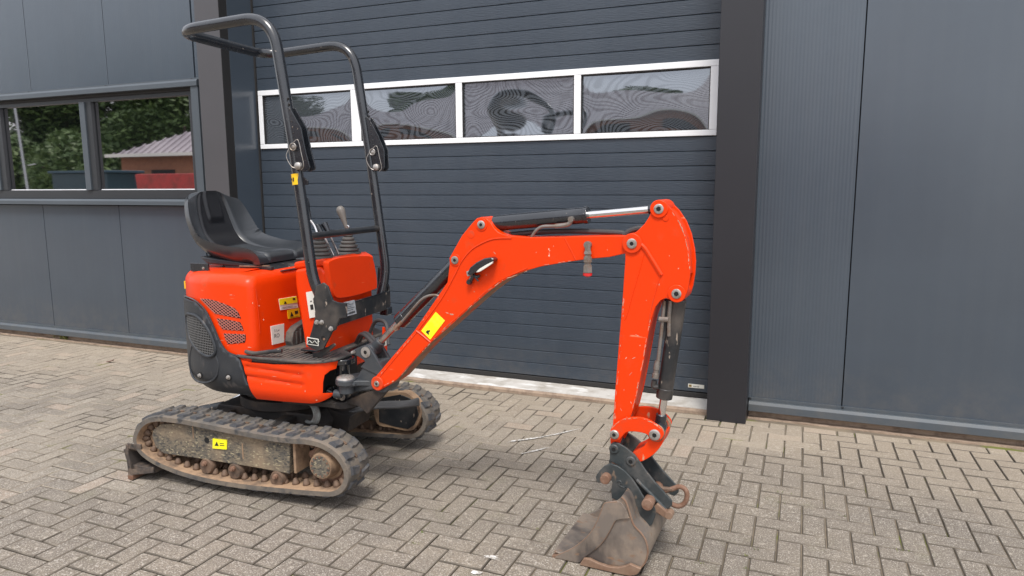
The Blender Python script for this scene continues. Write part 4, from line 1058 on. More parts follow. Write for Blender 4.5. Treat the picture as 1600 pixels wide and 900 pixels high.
ss = [(-0.244, 1.137), (0.215, 1.132), (0.236, 1.11), (0.211, 1.078), (0.133, 1.042), (0.057, 1.052), (-0.047, 1.088), (-0.206, 1.095)]
sub('seat_support', lambda b: prism(b, [(-.27,1.085),(.06,1.080),(.06,1.092),(-.03,1.118),(-.25,1.122)], -.17, .17), M_bkw, bevel=.006)
bx_ = [(-0.345, 1.127), (-0.231, 1.127), (-0.231, 1.082), (-0.345, 1.084)]
sub('rear_bracket', lambda b: (prism(b, bx_, -.302, -.29),), M_bk, bevel=.003)
sub('bolt', lambda b: lathe(b, (bx_[2][0]-.03,-.302,bx_[2][1]+.02), (0,-1,0), [(0,.008),(.004,.006)], 8), M_zinc)

# ---------------- roll bar
RB = .0265
near = [(.535,-.34,.858),(.423,-.34,1.095),(.405,-.34,1.278),(.352,-.34,1.66)]
upn = [(.350,-.34,1.668),(.345,-.34,1.71),(.315,-.34,1.90),(.285,-.34,2.06)]
rb = bpy.data.objects.new('roll_bar', None); link(rb, ex); rb['label'] = 'dark folding roll bar with hinged upper half'
def rlow(v_):
    P = [(.50,v_+.03,.85),(.418,v_,1.08),(.3485,v_,1.680)] if v_ < 0 else [(.398,v_-.04,.86),(.428,v_,1.03),(.3485,v_,1.680)]
    bm = bmesh.new(); tube(bm, bend(P, .42), RB, n=20, smooth=0); return finish('lower_tube', bm, M_bk, rb)
rlow(-.34); rlow(.34)
# upper hoop: up the near leg, back over the seat, round the rear and down again
P = [(.349,-.34,1.688),(.318,-.34,1.90),(.262,-.34,2.285),(-.30,-.34,2.255),(-.30,.34,2.255),(.262,.34,2.285),(.318,.34,1.90),(.349,.34,1.688)]
bm = bmesh.new(); tube(bm, bend(P, [.0,.17,.15,.15,.17,.0], n=10), RB, n=20, smooth=0); finish('upper_hoop', bm, M_bk, rb)
bm = bmesh.new(); tube(bm, [(.405,-.335,1.278),(.392,.335,1.278)], .0175, n=16, smooth=0); finish('grab_rail', bm, M_bkw, rb)
bm = bmesh.new(); prism(bm, [(.33,1.278),(.392,1.265),(.392,1.295),(.345,1.34)], -.30, -.294); finish('rail_gusset', bm, M_bk, rb, .002)
for v_, L1 in ((-.34, [(0.341, 1.872), (0.355, 1.868), (0.412, 1.775), (0.43, 1.675), (0.45, 1.597), (0.442, 1.586), (0.418, 1.58), (0.391, 1.586), (0.372, 1.627), (0.366, 1.705)]), (.34, [(0.349, 1.889), (0.364, 1.881), (0.42, 1.784), (0.453, 1.705), (0.454, 1.612), (0.437, 1.592), (0.409, 1.592), (0.386, 1.613), (0.373, 1.689), (0.367, 1.741)])):
    for dv in (-.030, .014):
        bm = bmesh.new(); prism(bm, L1, v_+dv, v_+dv+.008); hg = finish('hinge_plate', bm, M_bk, rb, .002)
    u0, z0 = L1[3][0], L1[3][1]
    c1 = (L1[9][0]+.022, L1[9][1]-.005); c2 = (L1[5][0]-.018, L1[5][1]+.008) if v_ < 0 else (L1[6][0]+.0, L1[6][1]+.018)
    if v_ < 0: c1, c2 = [(0.374, 1.691), (0.393, 1.604)]
    else: c1, c2 = [(0.389, 1.696), (0.406, 1.614)]
    bm = bmesh.new(); lathe(bm, (c1[0], v_-.030, c1[1]), (0,-1,0), [(0,.010),(.012,.010),(.014,.006)], 12); finish('lock_pin', bm, M_zinc, rb)
    bm = bmesh.new(); tube(bm, [(c1[0]+.016*math.cos(a), v_-.044, c1[1]+.016*math.sin(a)) for a in [2*PI*k/14 for k in range(14)]], .0028, n=8, smooth=0, closed=True); finish('pin_ring', bm, M_zinc, rb)
    bm = bmesh.new(); lathe(bm, (c2[0], v_-.030, c2[1]), (0,-1,0), [(0,.018),(.004,.0185),(.014,.017),(.019,.010),(.020,0)], 18); finish('hinge_bolt', bm, M_zinc, rb)
    bm = bmesh.new(); cyl(bm, (c2[0], v_-.03, c2[1]), (c2[0], v_+.022, c2[1]), .012); cyl(bm, (c1[0], v_-.03, c1[1]), (c1[0], v_+.022, c1[1]), .008); finish('hinge_shaft', bm, M_zinc, rb)
    bm = bmesh.new(); tube(bm, [(c1[0]-.014, v_-.046, c1[1]), (c1[0]-.035, v_-.048, c1[1]-.04), (c1[0]-.015, v_-.045, c1[1]-.085), (c1[0]+.01, v_-.04, c1[1]-.098)], .0016, n=6); tube(bm, [(c1[0], v_-.046, c1[1]+.015), (c1[0]+.03, v_-.046, c1[1]+.03), (c1[0]+.045, v_-.046, c1[1]-.03), (c1[0]+.058, v_-.05, c1[1]-.085), (c1[0]+.04, v_-.045, c1[1]-.105)], .0016, n=6); finish('lanyard', bm, M_zinc, rb)
    bm = bmesh.new()
    for k in range(8): cyl(bm, (c1[0]-.004-.0035*k, v_-.024, c1[1]+.03+.026*k), (c1[0]+.002-.0035*k, v_-.029, c1[1]+.04+.026*k), .0045, n=7)
    finish('weld_bead', bm, M_bkw, rb)
    bm = bmesh.new(); cyl(bm, (.3512, v_, 1.664), (.3482, v_, 1.682), RB+.0012, n=20); cyl(bm, (.3484, v_, 1.684), (.3466, v_, 1.700), RB+.0012, n=20); finish('tube_collar', bm, M_bk, rb)
yb = [(0.323, 1.57), (0.369, 1.569), (0.369, 1.519), (0.325, 1.52)]
bm = bmesh.new()
for k in range(9):
    pass
zc_ = (yb[0][1]+yb[2][1])/2; uc_ = .352
cyl(bm, (.3635,-.34,zc_-.025), (.3585,-.34,zc_+.025), RB+.0018, n=20); yd = finish('amber_label', bm, M_yor, rb)
bm = bmesh.new(); box(bm, .345, .350, -.3695, -.3685, zc_-.006, zc_+.004); box(bm, .354, .360, -.3700, -.3685, zc_-.010, zc_+.008); finish('print', bm, M_ink, yd)
tb = [(0.364, 1.558), (0.388, 1.561), (0.419, 1.537), (0.418, 1.519), (0.365, 1.517)]
bm = bmesh.new(); prism(bm, tb, -.345, -.337); finish('stop_tab', bm, M_bk, rb, .002)
# mounting plates and cross member
npl = [(0.457, 1.051), (0.496, 1.068), (0.52, 1.051), (0.532, 1.015), (0.544, 0.986), (0.572, 0.978), (0.616, 0.977), (0.613, 0.908), (0.578, 0.903), (0.564, 0.881), (0.552, 0.847), (0.534, 0.837), (0.48, 0.75), (0.448, 0.738), (0.416, 0.748), (0.388, 0.762), (0.421, 0.839), (0.446, 0.914), (0.436, 0.981)]
bm = bmesh.new(); prism(bm, npl, -.372, -.360); mp_ = finish('mount_plate', bm, M_bkw, rb, .003); mp_['label'] = 'worn black side plate carrying the roll bar'
bm = bmesh.new(); tube(bm, [(.512,-.322,.845),(.448,-.340,.985)], .032, n=20, smooth=0); finish('tube_socket', bm, M_bkw, rb, .004)
bm = bmesh.new(); lathe(bm, (.450,-.338,.985), (-.42,0,.9), [(0,.029),(.006,.030),(.012,.029)], 18); finish('weld_bead', bm, M_bkw, rb)
for (a, z) in [(0.453, 0.878), (0.48, 0.879), (0.529, 0.852)]:
    bm = bmesh.new(); lathe(bm, (a,-.372,z), (0,-1,0), [(0,.0125),(.003,.0125),(.004,.009),(.011,.009),(.012,.006)], 6); finish('bolt', bm, M_zinc, rb)
(a, z) = [(0.483, 0.803)][0]
bm = bmesh.new(); cyl(bm, (a,-.3725,z), (a,-.371,z), .012); finish('plate_hole', bm, M_hole, rb); bm = bmesh.new(); cyl(bm, (a+.006,-.376,z-.004), (a+.006,-.37,z-.004), .006); finish('bolt', bm, M_rust, rb)
q = [(0.391, 0.768), (0.456, 0.764), (0.458, 0.798), (0.394, 0.803)]
decal('serial_plate', M_ywh, rb, [(x,-.3725,z) for x, z in q], (0,-1,0), [(.06,.94,.1,.9)], off=.001)
bm = bmesh.new(); cz = [(0.396, 0.77), (0.451, 0.768), (0.453, 0.794), (0.397, 0.795)]
for k in range(5): cyl(bm, (cz[0][0]+.014*k,-.3752,cz[0][1]+.006+.012*(k%2)), (cz[0][0]+.012+.014*k,-.3752,cz[0][1]+.006+.012*((k+1)%2)), .0012, n=5)
finish('plate_marks', bm, M_ywh, rb)
cm = [(-0.19, 0.939), (-0.069, 0.924), (0.293, 0.939), (0.305, 0.908), (0.293, 0.83), (0.202, 0.831), (-0.075, 0.838), (-0.173, 0.853)]
bm = bmesh.new(); prism_u(bm, [(-.36,.925),(-.20,.925),(.33,.925),(.345,.94),(.345,.84),(.32,.825),(-.20,.825),(-.36,.82)], .434, .446); cmm = finish('cross_member', bm, M_bkw, rb, .003)
bm = bmesh.new(); prism_u(bm, [(-.20,.918),(.30,.930),(.30,.925),(-.20,.913)], .446, .4475); finish('member_edge', bm, M_bk, rb)
bm = bmesh.new(); prism(bm, [(.36,.83),(.445,.83),(.445,.945),(.40,1.05),(.375,1.06)], .338, .350); finish('mount_plate', bm, M_bkw, rb, .003)
bm = bmesh.new(); box(bm, .40, .45, .30, .36, .79, .835); finish('member_foot', bm, M_bk, rb, .006)
q = [(-0.148, 0.86), (-0.016, 0.857), (-0.03, 0.931), (-0.163, 0.934)]
decal('data_plate', M_gdec, rb, [(.446,y,z) for y, z in q], (1,0,0), [(.08,.9,.12,.18),(.5,.92,.2,.24),(.15,.8,.36,.39),(.1,.9,.50,.53),(.1,.7,.62,.65),(.2,.85,.76,.79),(.1,.6,.86,.89)], off=.002, label='grey rating plate on the roll bar cross member')
# ---------------- decals on the seat box front
n_f = (1, 0, 0)
q = [(-0.186, 0.886), (-0.04, 0.875), (-0.054, 0.939), (-0.196, 0.945)]
decal('warning_decal', M_ywh, hd, [(.1065,y,z) for y, z in q], n_f, [(.1,.9,.10,.13),(.1,.7,.2,.23),(.12,.3,.5,.6),(.7,.9,.74,.84)], off=.002, label='yellow and white warning decal')
q2 = [tuple(Vector(q[i]).lerp(Vector(q[j]), f)) for i, j, f in ((0,3,.45),(1,2,.45),(1,2,.98),(0,3,.98))]
decal('decal_band', M_yel, hd, [(.1092,y,z) for y, z in q2], n_f, [('poly', [(.2,.1),(.38,.1),(.29,.6)]), (.75,.9,.5,.8)], off=.001)
q = [(-0.127, 0.83), (-0.027, 0.824), (-0.034, 0.872), (-0.132, 0.877)]
decal('hazard_decal', M_yor, hd, [(.1065,y,z) for y, z in q], n_f, [('poly', [(.15,.2),(.45,.2),(.3,.75)]), (.58,.85,.4,.75), (.15,.85,.08,.12)], off=.002, label='small amber hazard decal')
q = [(-0.265, 0.722), (-0.174, 0.716), (-0.166, 0.812), (-0.27, 0.818)]
decal('paper_tag', M_ywh, hd, [(.1065,y,z) for y, z in q], n_f, [('text', 'RO', .16, .34, .30), ('text', '5 Lw', .2, .66, .2)], off=.003, label='torn white and grey tag with letters')
q3 = [tuple(Vector(q[i]).lerp(Vector(q[j]), f)) for i, j, f in ((0,3,.58),(1,2,.58),(1,2,1),(0,3,1))]
q = [(0.016, 0.755), (0.074, 0.744), (0.053, 0.864), (-0.015, 0.869)]
decal('white_tag', M_ywh, con, [(.30,-.212,.86),(.345,-.212,.87),(.33,-.212,1.0),(.285,-.212,.99)], (0,-1,0), [(.3,.7,.3,.5),(.4,.6,.6,.65)], off=.002)

# ---------------- swing bracket
swb = bpy.data.objects.new('swing_bracket', None); link(swb, ex); swb['label'] = 'dark cast swing bracket at the foot of the boom'
def PB(name, m, pts, t0, t1, parent, bevel=.004, sm=0, seg=2):
    return PO(name, m, parent, pts, t0, t1, FB, bevel, sm, seg=seg)
def bb(name, m, fn, parent, bevel=.0, smooth=35):
    bm = bmesh.new(); fn(bm); return finish(name, bm, m, parent, bevel, 2, smooth)
def fv(L, t): return [FB(a, t, z) for a, z in L]
ear = [(0.072, 0.738), (0.106, 0.754), (0.139, 0.768), (0.172, 0.769), (0.192, 0.743), (0.25, 0.66), (0.248, 0.623), (0.116, 0.662), (0.143, 0.686), (0.143, 0.696), (0.111, 0.711), (0.078, 0.72)]
PB('bracket_ear', M_cast, ear, -.052, -.034, swb, .005); PB('bracket_ear', M_cast, ear, .034, .052, swb, .005)
pc = [(0.155, 0.739)][0]
core = [(0.139, 0.692), (0.226, 0.701), (0.259, 0.631), (0.258, 0.581), (0.207, 0.56), (0.111, 0.54), (0.035, 0.521), (-0.01, 0.528), (-0.008, 0.557), (0.068, 0.585), (0.116, 0.646)]
PB('bracket_body', M_cast, core, -.046, .046, swb, .010, seg=3)
fp = [(0.226, 0.599)][0]
bb('foot_boss', M_cast, lambda b: cyl(b, FB(fp[0],-.045,fp[1]), FB(fp[0],.045,fp[1]), .052, n=24), swb, .004)
lvp = [(0.053, 0.605)][0]
# steering lug: horizontal arm ending in a round boss with a vertical pin
def arm_(b):
    L = [(.06,-.03),(.02,-.07),(-.05,-.105),(-.09,-.10),(-.11,-.07),(-.10,-.03),(-.02,.0),(.05,.04),(.14,.05),(.14,-.05)]
    a = [b.verts.new(FB(x+.02,y,.560)) for x, y in L]; c = [b.verts.new(FB(x+.02,y,.583)) for x, y in L]
    b.faces.new(a); b.faces.new(list(reversed(c)))
    for i in range(len(L)): b.faces.new((a[i], c[i], c[(i+1)%len(L)], a[(i+1)%len(L)]))
bp_ = [(0.502, -0.22)][0]
# arm from the kingpost to the boss
def slab(b, pts, z0, z1):
    a = [b.verts.new((x, y, z0)) for x, y in pts]; c = [b.verts.new((x, y, z1)) for x, y in pts]
    b.faces.new(a); b.faces.new(list(reversed(c)))
    for i in range(len(pts)): b.faces.new((a[i], c[i], c[(i+1)%len(pts)], a[(i+1)%len(pts)]))
BOS = (.575, -.335)
bb('swing_arm', M_cast, lambda b: slab(b, [(BOS[0]-.045,BOS[1]+.01),(BOS[0]-.03,BOS[1]-.035),(BOS[0]+.02,BOS[1]-.045),(.64,-.33),(.72,-.31),(.72,-.22),(.56,-.20),(.52,-.25)], .572, .600), swb, .006)
bb('swing_boss', M_cast, lambda b: cyl(b, (BOS[0],BOS[1],.578), (BOS[0],BOS[1],.606), .050, n=28), swb, .006)
bb('boss_cap', M_ywh, lambda b: lathe(b, (BOS[0]-.004,BOS[1],.606), (0,0,1), [(0,.043),(.007,.040),(.013,.030),(.014,0)], 24), swb).data.materials[0] = M_zinc
bb('boss_bolt', M_cast, lambda b: lathe(b, (BOS[0]+.048,BOS[1]-.01,.580), (0,0,1), [(0,.011),(.008,.011),(.011,.006)], 12), swb)
bb('swing_clevis', M_cast, lambda b: (cyl(b, (BOS[0],BOS[1],.535), (BOS[0],BOS[1],.577), .036, n=24), cyl(b, (BOS[0]-.06,BOS[1]-.012,.53), (BOS[0]-.02,BOS[1]-.01,.53), .020, n=16)), swb, .005)
bb('swing_rod', M_chrome, lambda b: cyl(b, (BOS[0]-.22,BOS[1]+.10,.515), (BOS[0]-.03,BOS[1]+.01,.506), .015, n=16), swb)
bb('rod_collar', M_zinc, lambda b: cyl(b, (BOS[0]-.085,BOS[1]+.036,.509), (BOS[0]-.062,BOS[1]+.025,.508), .018, n=16), swb)
bb('swing_cylinder', M_bk, lambda b: cyl(b, (BOS[0]-.36,BOS[1]+.166,.522), (BOS[0]-.12,BOS[1]+.053,.511), .030, n=16), swb)
bb('king_pin_plate', M_cast, lambda b: (cyl(b, (.50,-.245,.655), (.50,-.245,.682), .062, n=28), slab(b, [(.30,-.31),(.50,-.31),(.50,-.18),(.30,-.18)], .657, .680), cyl(b, (.50,-.245,.47), (.50,-.245,.655), .034, n=20)), swb, .005).data.materials[0] = M_bk
bb('king_pin_plate', M_under, lambda b: (cyl(b, (.50,-.245,.44), (.50,-.245,.475), .070, n=28), slab(b, [(.20,-.33),(.50,-.32),(.50,-.17),(.20,-.16)], .445, .472)), swb, .005)
bb('lower_web', M_under, lambda b: prism(b, [(.14,.43),(.26,.560),(.22,.575),(.05,.50),(.0,.47),(.10,.46)], -.040, -.015, FB), swb, .005)
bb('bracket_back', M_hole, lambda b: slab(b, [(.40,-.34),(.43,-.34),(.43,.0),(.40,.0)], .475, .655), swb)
bb('pivot_pin', M_zinc, lambda b: (lathe(b, FB(pc[0],-.052,pc[1]), FB(0,-1,0)-FB(0,0,0), [(0,.026),(.004,.026),(.005,.018),(.006,.018)], 20),), swb)
bb('pin_socket', M_hole, lambda b: cyl(b, FB(pc[0],-.0585,pc[1]), FB(pc[0],-.0572,pc[1]), .010, n=6), swb)
bb('grease_tab', M_zinc, lambda b: cyl(b, FB(pc[0]-.075,-.06,pc[1]-.008), FB(pc[0]-.06,-.06,pc[1]-.002), .008, n=8), swb)
for k in range(2):
    bb('boom_hose', M_hose, lambda b: tube(b, [(.43,.0+.03*k,.70),(.50,-.06+.03*k,.76),(.60,-.13+.03*k,.74),(.70,-.20+.03*k,.66),(.72,-.25,.62)], .011), swb)
bb('hose_loop', M_hose, lambda b: tube(b, [(.44,.10,.70),(.50,.08,.80),(.58,.05,.80),(.62,.0,.70)], .010), swb)
rp = [(-0.027, 0.7), (-0.024, 0.636), (-0.023, 0.547), (-0.07, 0.646), (-0.047, 0.691)]
sub('work_lamp_guard', lambda b: prism_u(b, [(.13,.58),(.17,.57),(.19,.74),(.15,.76)], .50, .512), M_or, bevel=.003)
decal('white_label', M_ywh, ex, [(.5125,.14,.655),(.5125,.17,.655),(.5125,.175,.71),(.5125,.143,.71)], (1,0,0), off=.002)

# ---------------- boom
boom = bpy.data.objects.new('boom', None); link(boom, ex); boom['label'] = 'orange cranked boom with yellow decal'
T1 = .054
bo = [(0.191, 0.604), (0.203, 0.621), (0.214, 0.635), (0.426, 0.864), (0.601, 1.094), (0.614, 1.176), (0.613, 1.201), (0.676, 1.299), (0.725, 1.352), (0.749, 1.374), (0.771, 1.38), (0.792, 1.376), (0.813, 1.359), (0.83, 1.335), (0.851, 1.317), (0.889, 1.304), (0.99, 1.299), (1.144, 1.306), (1.322, 1.314), (1.399, 1.316), (1.425, 1.313), (1.442, 1.299), (1.445, 1.279), (1.436, 1.262), (1.413, 1.252), (1.375, 1.242), (1.329, 1.23), (1.255, 1.221), (1.191, 1.21), (1.136, 1.2), (1.047, 1.182), (0.982, 1.163), (0.926, 1.142), (0.867, 1.11), (0.794, 1.057), (0.709, 0.985), (0.609, 0.898), (0.511, 0.814), (0.434, 0.737), (0.378, 0.676), (0.327, 0.624), (0.284, 0.595), (0.244, 0.573), (0.219, 0.566), (0.197, 0.572), (0.189, 0.589)]
bm = bmesh.new()
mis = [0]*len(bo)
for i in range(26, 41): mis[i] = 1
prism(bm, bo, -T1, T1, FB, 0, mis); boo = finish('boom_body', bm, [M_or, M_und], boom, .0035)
# welded seam lines on the near face
def bead(name, L, t, r_, m, parent, sm=5):
    bm = bmesh.new(); tube(bm, fv(L, t), r_, n=6, smooth=sm); return finish(name, bm, m, parent)
bead('edge_weld', [(0.452, 0.874), (0.567, 1.015), (0.637, 1.124), (0.673, 1.187), (0.723, 1.241), (0.782, 1.274), (0.836, 1.291), (0.91, 1.295)], -.0538, .0042, M_or, boom)
bead('edge_weld', [(0.224, 0.622), (0.438, 0.857)], -.0538, .0030, M_orw, boom)
bead('edge_weld', [(0.248, 0.583), (0.328, 0.633), (0.435, 0.747), (0.512, 0.823), (0.609, 0.909), (0.709, 0.995), (0.794, 1.067), (0.867, 1.12), (0.982, 1.173)], -.0538, .0028, M_orw, boom)
bead('joint_weld', [(0.436, 0.864), (0.464, 0.848), (0.51, 0.817)], -.054, .0042, M_orw, boom)
bead('joint_weld', [(1.144, 1.301), (1.177, 1.243), (1.191, 1.215)], -.054, .0022, M_orw, boom)
for (px_, r_, t_) in (([(0.643, 1.193)][0], .0175, .058), ([(0.772, 1.348)][0], .0175, .058), ([(1.424, 1.288)][0], .0195, .070), ([(0.219, 0.596)][0], .014, .0635)):
    pn = bb('pivot_pin', M_zinc, lambda b: lathe(b, FB(px_[0],-t_,px_[1]), FB(0,-1,0)-FB(0,0,0), [(-.02,r_),(.003,r_),(.0045,r_*.86),(.0045,r_*.55)], 22), boom)
    bb('pin_socket', M_hole, lambda b: cyl(b, FB(px_[0],-t_-.0046,px_[1]), FB(px_[0],-t_-.0056,px_[1]), r_*.42, n=6), pn)
ap = [(1.423, 1.288)][0]; fp0 = [(0.219, 0.596)][0]; p1 = [(0.643, 1.193)][0]; p2 = [(0.772, 1.348)][0]
bb('foot_boss', M_orw, lambda b: cyl(b, FB(fp0[0],-.063,fp0[1]), FB(fp0[0],.063,fp0[1]), .034, n=28), boom, .004)
bb('pin_boss', M_orw, lambda b: cyl(b, FB(ap[0],-.069,ap[1]), FB(ap[0],.069,ap[1]), .039, n=28), boom, .004)
for p_, in ((p1,), (p2,)): bb('pin_boss', M_or, lambda b: cyl(b, FB(p_[0],-.0575,p_[1]), FB(p_[0],.0575,p_[1]), .027, n=24), boom, .002)
eh = [(0.721, 1.306)][0]
bb('lifting_hole', M_orw, lambda b: lathe(b, FB(eh[0],-.054,eh[1]), FB(0,-1,0)-FB(0,0,0), [(-.005,.017),(.0012,.017),(.0015,.013)], 18), boom)
q = [(0.463, 0.867), (0.509, 0.83), (0.586, 0.922), (0.54, 0.958)]
decal('yellow_decal', M_yel, boom, fv(q, -.0545), FB(0,-1,0)-FB(0,0,0), [('poly', [(.36,.10),(.66,.10),(.66,.14),(.54,.19),(.60,.24),(.52,.29),(.44,.22),(.36,.20)])], off=.0015, label='yellow decal low on the boom')
# work light on the boom side
wl_ = bpy.data.objects.new('work_light', None); link(wl_, boom); wl_['label'] = 'black work light on the side of the boom'
L1 = [(0.719, 1.14), (0.734, 1.169), (0.765, 1.192), (0.802, 1.21), (0.835, 1.216), (0.85, 1.206), (0.832, 1.189), (0.795, 1.169), (0.759, 1.148), (0.734, 1.133)]
bm = bmesh.new(); prism(bm, L1, -.095, -.053, FB); finish('light_housing', bm, M_bk, wl_, .006, 3)
L2 = [(0.763, 1.149), (0.781, 1.166), (0.817, 1.186), (0.844, 1.199), (0.841, 1.19), (0.811, 1.17), (0.781, 1.152)]
bm = bmesh.new(); prism(bm, L2, -.0975, -.088, FB); finish('light_lens', bm, M_ywh, wl_, .002)
L3 = [(0.712, 1.149), (0.733, 1.159), (0.739, 1.134), (0.717, 1.128)]
bm = bmesh.new(); prism(bm, L3, -.089, -.053, FB); finish('light_cap', bm, M_zinc, wl_, .003)
tp = [(0.736, 1.134), (0.717, 1.103), (0.76, 1.127), (0.767, 1.136), (0.76, 1.108)]
bm = bmesh.new(); tube(bm, fv([tp[0], tp[1]], -.066), .009, n=10, smooth=0); tube(bm, fv([tp[0], tp[2], tp[3]], -.070), .006, n=8); tube(bm, fv([tp[0], tp[4]], -.066), .004, n=8, smooth=0); lathe(bm, FB(tp[1][0],-.066,tp[1][1]), FB(0,-1,0)-FB(0,0,0), [(-.012,.010),(.0,.014),(.012,.010)], 12); finish('light_bracket', bm, M_bk, wl_)
# quick connect plug hanging at the side
cp = [(1.245, 1.277), (1.246, 1.254), (1.247, 1.234), (1.249, 1.203), (1.249, 1.172), (1.251, 1.155)]
qc = bb('quick_connector', M_pipe, lambda b: (cyl(b, FB(cp[0][0],-.048,cp[0][1]), FB(cp[0][0],-.072,cp[0][1]), .015, n=14), cyl(b, FB(cp[0][0],-.066,cp[0][1]+.004), FB(cp[1][0],-.066,cp[1][1]), .0125, n=6), lathe(b, FB(cp[1][0],-.066,cp[1][1]), Vector((0,0,-1)), [(0,.014),(.012,.017),(.013,.013),(.022,.013),(.024,.018),(.045,.018),(.047,.014),(.056,.014),(.058,.018),(.085,.0195),(.088,.018)], 6)), boom, 0, 25)
bb('dust_cap', M_redm, lambda b: lathe(b, FB(cp[1][0],-.066,cp[1][1]-.0885), Vector((0,0,-1)), [(0,.0185),(.010,.0185),(.013,.010),(.016,.006)], 12), qc)
# small pipe ahead of the connector
# ---------------- boom cylinder
bc = bpy.data.objects.new('boom_cylinder', None); link(bc, ex)
c0, c1, c2 = [(0.114, 0.722), (0.282, 0.854), (0.585, 1.165)]
cA = FB(pc[0], 0, pc[1]); cB = FB(p1[0], 0, p1[1]); dd = (cB-cA).normalized(); LL = (cB-cA).length
bb('barrel', M_bk, lambda b: cyl(b, cA+dd*LL*.33, cB-dd*.035, .034, n=24), bc, .004)
bb('barrel_gland', M_bk, lambda b: cyl(b, cA+dd*LL*.325, cA+dd*(LL*.325+.05), .0365, n=24), bc, .004)
bb('rod', M_rodd, lambda b: cyl(b, cA+dd*.03, cA+dd*LL*.33, .0165, n=18), bc)
bb('rod_eye', M_cast, lambda b: (cyl(b, cA-Vector((0,.042,0)), cA+Vector((0,.042,0)), .034, n=20), cyl(b, cA, cA+dd*.07, .026, n=16)), bc, .004)
bb('barrel_eye', M_bk, lambda b: cyl(b, cB-Vector((0,.045,0)), cB+Vector((0,.045,0)), .030, n=20), bc, .003)
pp = [(0.316, 0.864), (0.349, 0.896), (0.398, 0.947), (0.45, 1.0), (0.488, 1.023), (0.527, 1.03), (0.553, 1.024)]
bb('pipe', M_pipe, lambda b: tube(b, fv(pp, -.036), .0058), bc)
bb('pipe_sleeve', M_rust, lambda b: (tube(b, fv(pp[:2], -.037), .0080, smooth=0), cyl(b, FB(pp[0][0],-.02,pp[0][1]), FB(pp[0][0],-.04,pp[0][1]), .013, n=10)), bc)
# ---------------- arm cylinder
ac = bpy.data.objects.new('arm_cylinder', None); link(ac, ex)
pt = [(1.524, 1.421)][0]
cA = FB(p2[0], 0, p2[1]); cB = FB(pt[0], 0, pt[1]); dd = (cB-cA).normalized(); LL = (cB-cA).length
e1 = [(1.219, 1.39)][0]; l1 = (FB(e1[0],0,e1[1])-cA).dot(dd)
bb('barrel', M_bk, lambda b: cyl(b, cA+dd*.035, cA+dd*l1, .0335, n=28), ac, .004)
bb('barrel_gland', M_bk, lambda b: cyl(b, cA+dd*(l1-.012), cA+dd*(l1+.008), .0355, n=28), ac, .004)
bb('rod', M_chrome, lambda b: cyl(b, cA+dd*l1, cB-dd*.03, .0155, n=20), ac)
bb('rod_eye', M_bk, lambda b: (cyl(b, cB-Vector((0,.035,0)), cB+Vector((0,.035,0)), .027, n=20), cyl(b, cB-dd*.055, cB, .019, n=16)), ac, .003)
bb('barrel_eye', M_bk, lambda b: cyl(b, cA-Vector((0,.04,0)), cA+Vector((0,.04,0)), .030, n=20), ac, .003)
pp = [(1.172, 1.36), (1.167, 1.376), (1.153, 1.355), (1.098, 1.347), (1.042, 1.344), (1.014, 1.329), (0.997, 1.307), (0.991, 1.297)]
bb('pipe', M_pipe, lambda b: tube(b, fv(pp[2:], -.034), .0065), ac)
bb('pipe_elbow', M_pipe, lambda b: (cyl(b, FB(pp[1][0],-.03,pp[1][1]), FB(pp[1][0],-.05,pp[1][1]), .012, n=10), tube(b, fv([pp[1], pp[2], pp[3]], -.040), .0095)), ac)
bb('hose', M_hose, lambda b: tube(b, fv([(0.858, 1.302), (1.005, 1.318), (1.173, 1.325), (1.334, 1.323), (1.373, 1.319)], .02), .011), ac)
bb('hose', M_hose, lambda b: tube(b, fv([(1.373, 1.314), (1.396, 1.33), (1.422, 1.34), (1.447, 1.343), (1.463, 1.331)], .0), .012), ac)

# ---------------- arm
arm = bpy.data.objects.new('arm', None); link(arm, ex); arm['label'] = 'orange dipper arm with wide head plates'
head = [(1.495, 1.415), (1.497, 1.435), (1.509, 1.447), (1.526, 1.45), (1.545, 1.444), (1.577, 1.414), (1.607, 1.371), (1.627, 1.324), (1.641, 1.267), (1.647, 1.219), (1.646, 1.171), (1.64, 1.122), (1.634, 1.1), (1.62, 1.085), (1.599, 1.076), (1.577, 1.076), (1.557, 1.082), (1.538, 1.072), (1.519, 1.046), (1.503, 0.995), (1.492, 0.931), (1.474, 0.809), (1.456, 0.704), (1.439, 0.626), (1.427, 0.587), (1.407, 0.55), (1.392, 0.489), (1.372, 0.448), (1.353, 0.45), (1.347, 0.482), (1.357, 0.553), (1.363, 0.672), (1.371, 0.804), (1.38, 0.942), (1.389, 1.088), (1.396, 1.227), (1.394, 1.281), (1.401, 1.306), (1.418, 1.319), (1.443, 1.337), (1.469, 1.364), (1.486, 1.391)]
bm = bmesh.new(); prism(bm, head, -.060, -.048, FB); finish('head_plate', bm, M_or, arm, .003)
bm = bmesh.new(); prism(bm, head, .048, .060, FB); finish('head_plate', bm, M_or, arm, .003)
box_ = [(1.502, 0.98), (1.488, 0.92), (1.471, 0.803), (1.452, 0.699), (1.436, 0.621), (1.423, 0.582), (1.393, 0.522), (1.368, 0.445), (1.351, 0.451), (1.348, 0.477), (1.358, 0.549), (1.364, 0.668), (1.372, 0.801), (1.382, 0.94), (1.391, 1.086), (1.404, 1.201), (1.452, 1.215), (1.503, 1.168), (1.525, 1.082)]
bm = bmesh.new(); prism(bm, box_, -.0475, .0475, FB); finish('arm_box', bm, M_orw, arm, .002)
bm = bmesh.new()
back_ = [(1.545, 1.432), (1.575, 1.404), (1.602, 1.361), (1.623, 1.309), (1.634, 1.256), (1.638, 1.174)]
prism(bm, back_ + [(a-.02, b-.002) for a, b in reversed(back_)], -.0475, .0475, FB); finish('head_back_plate', bm, M_or, arm)
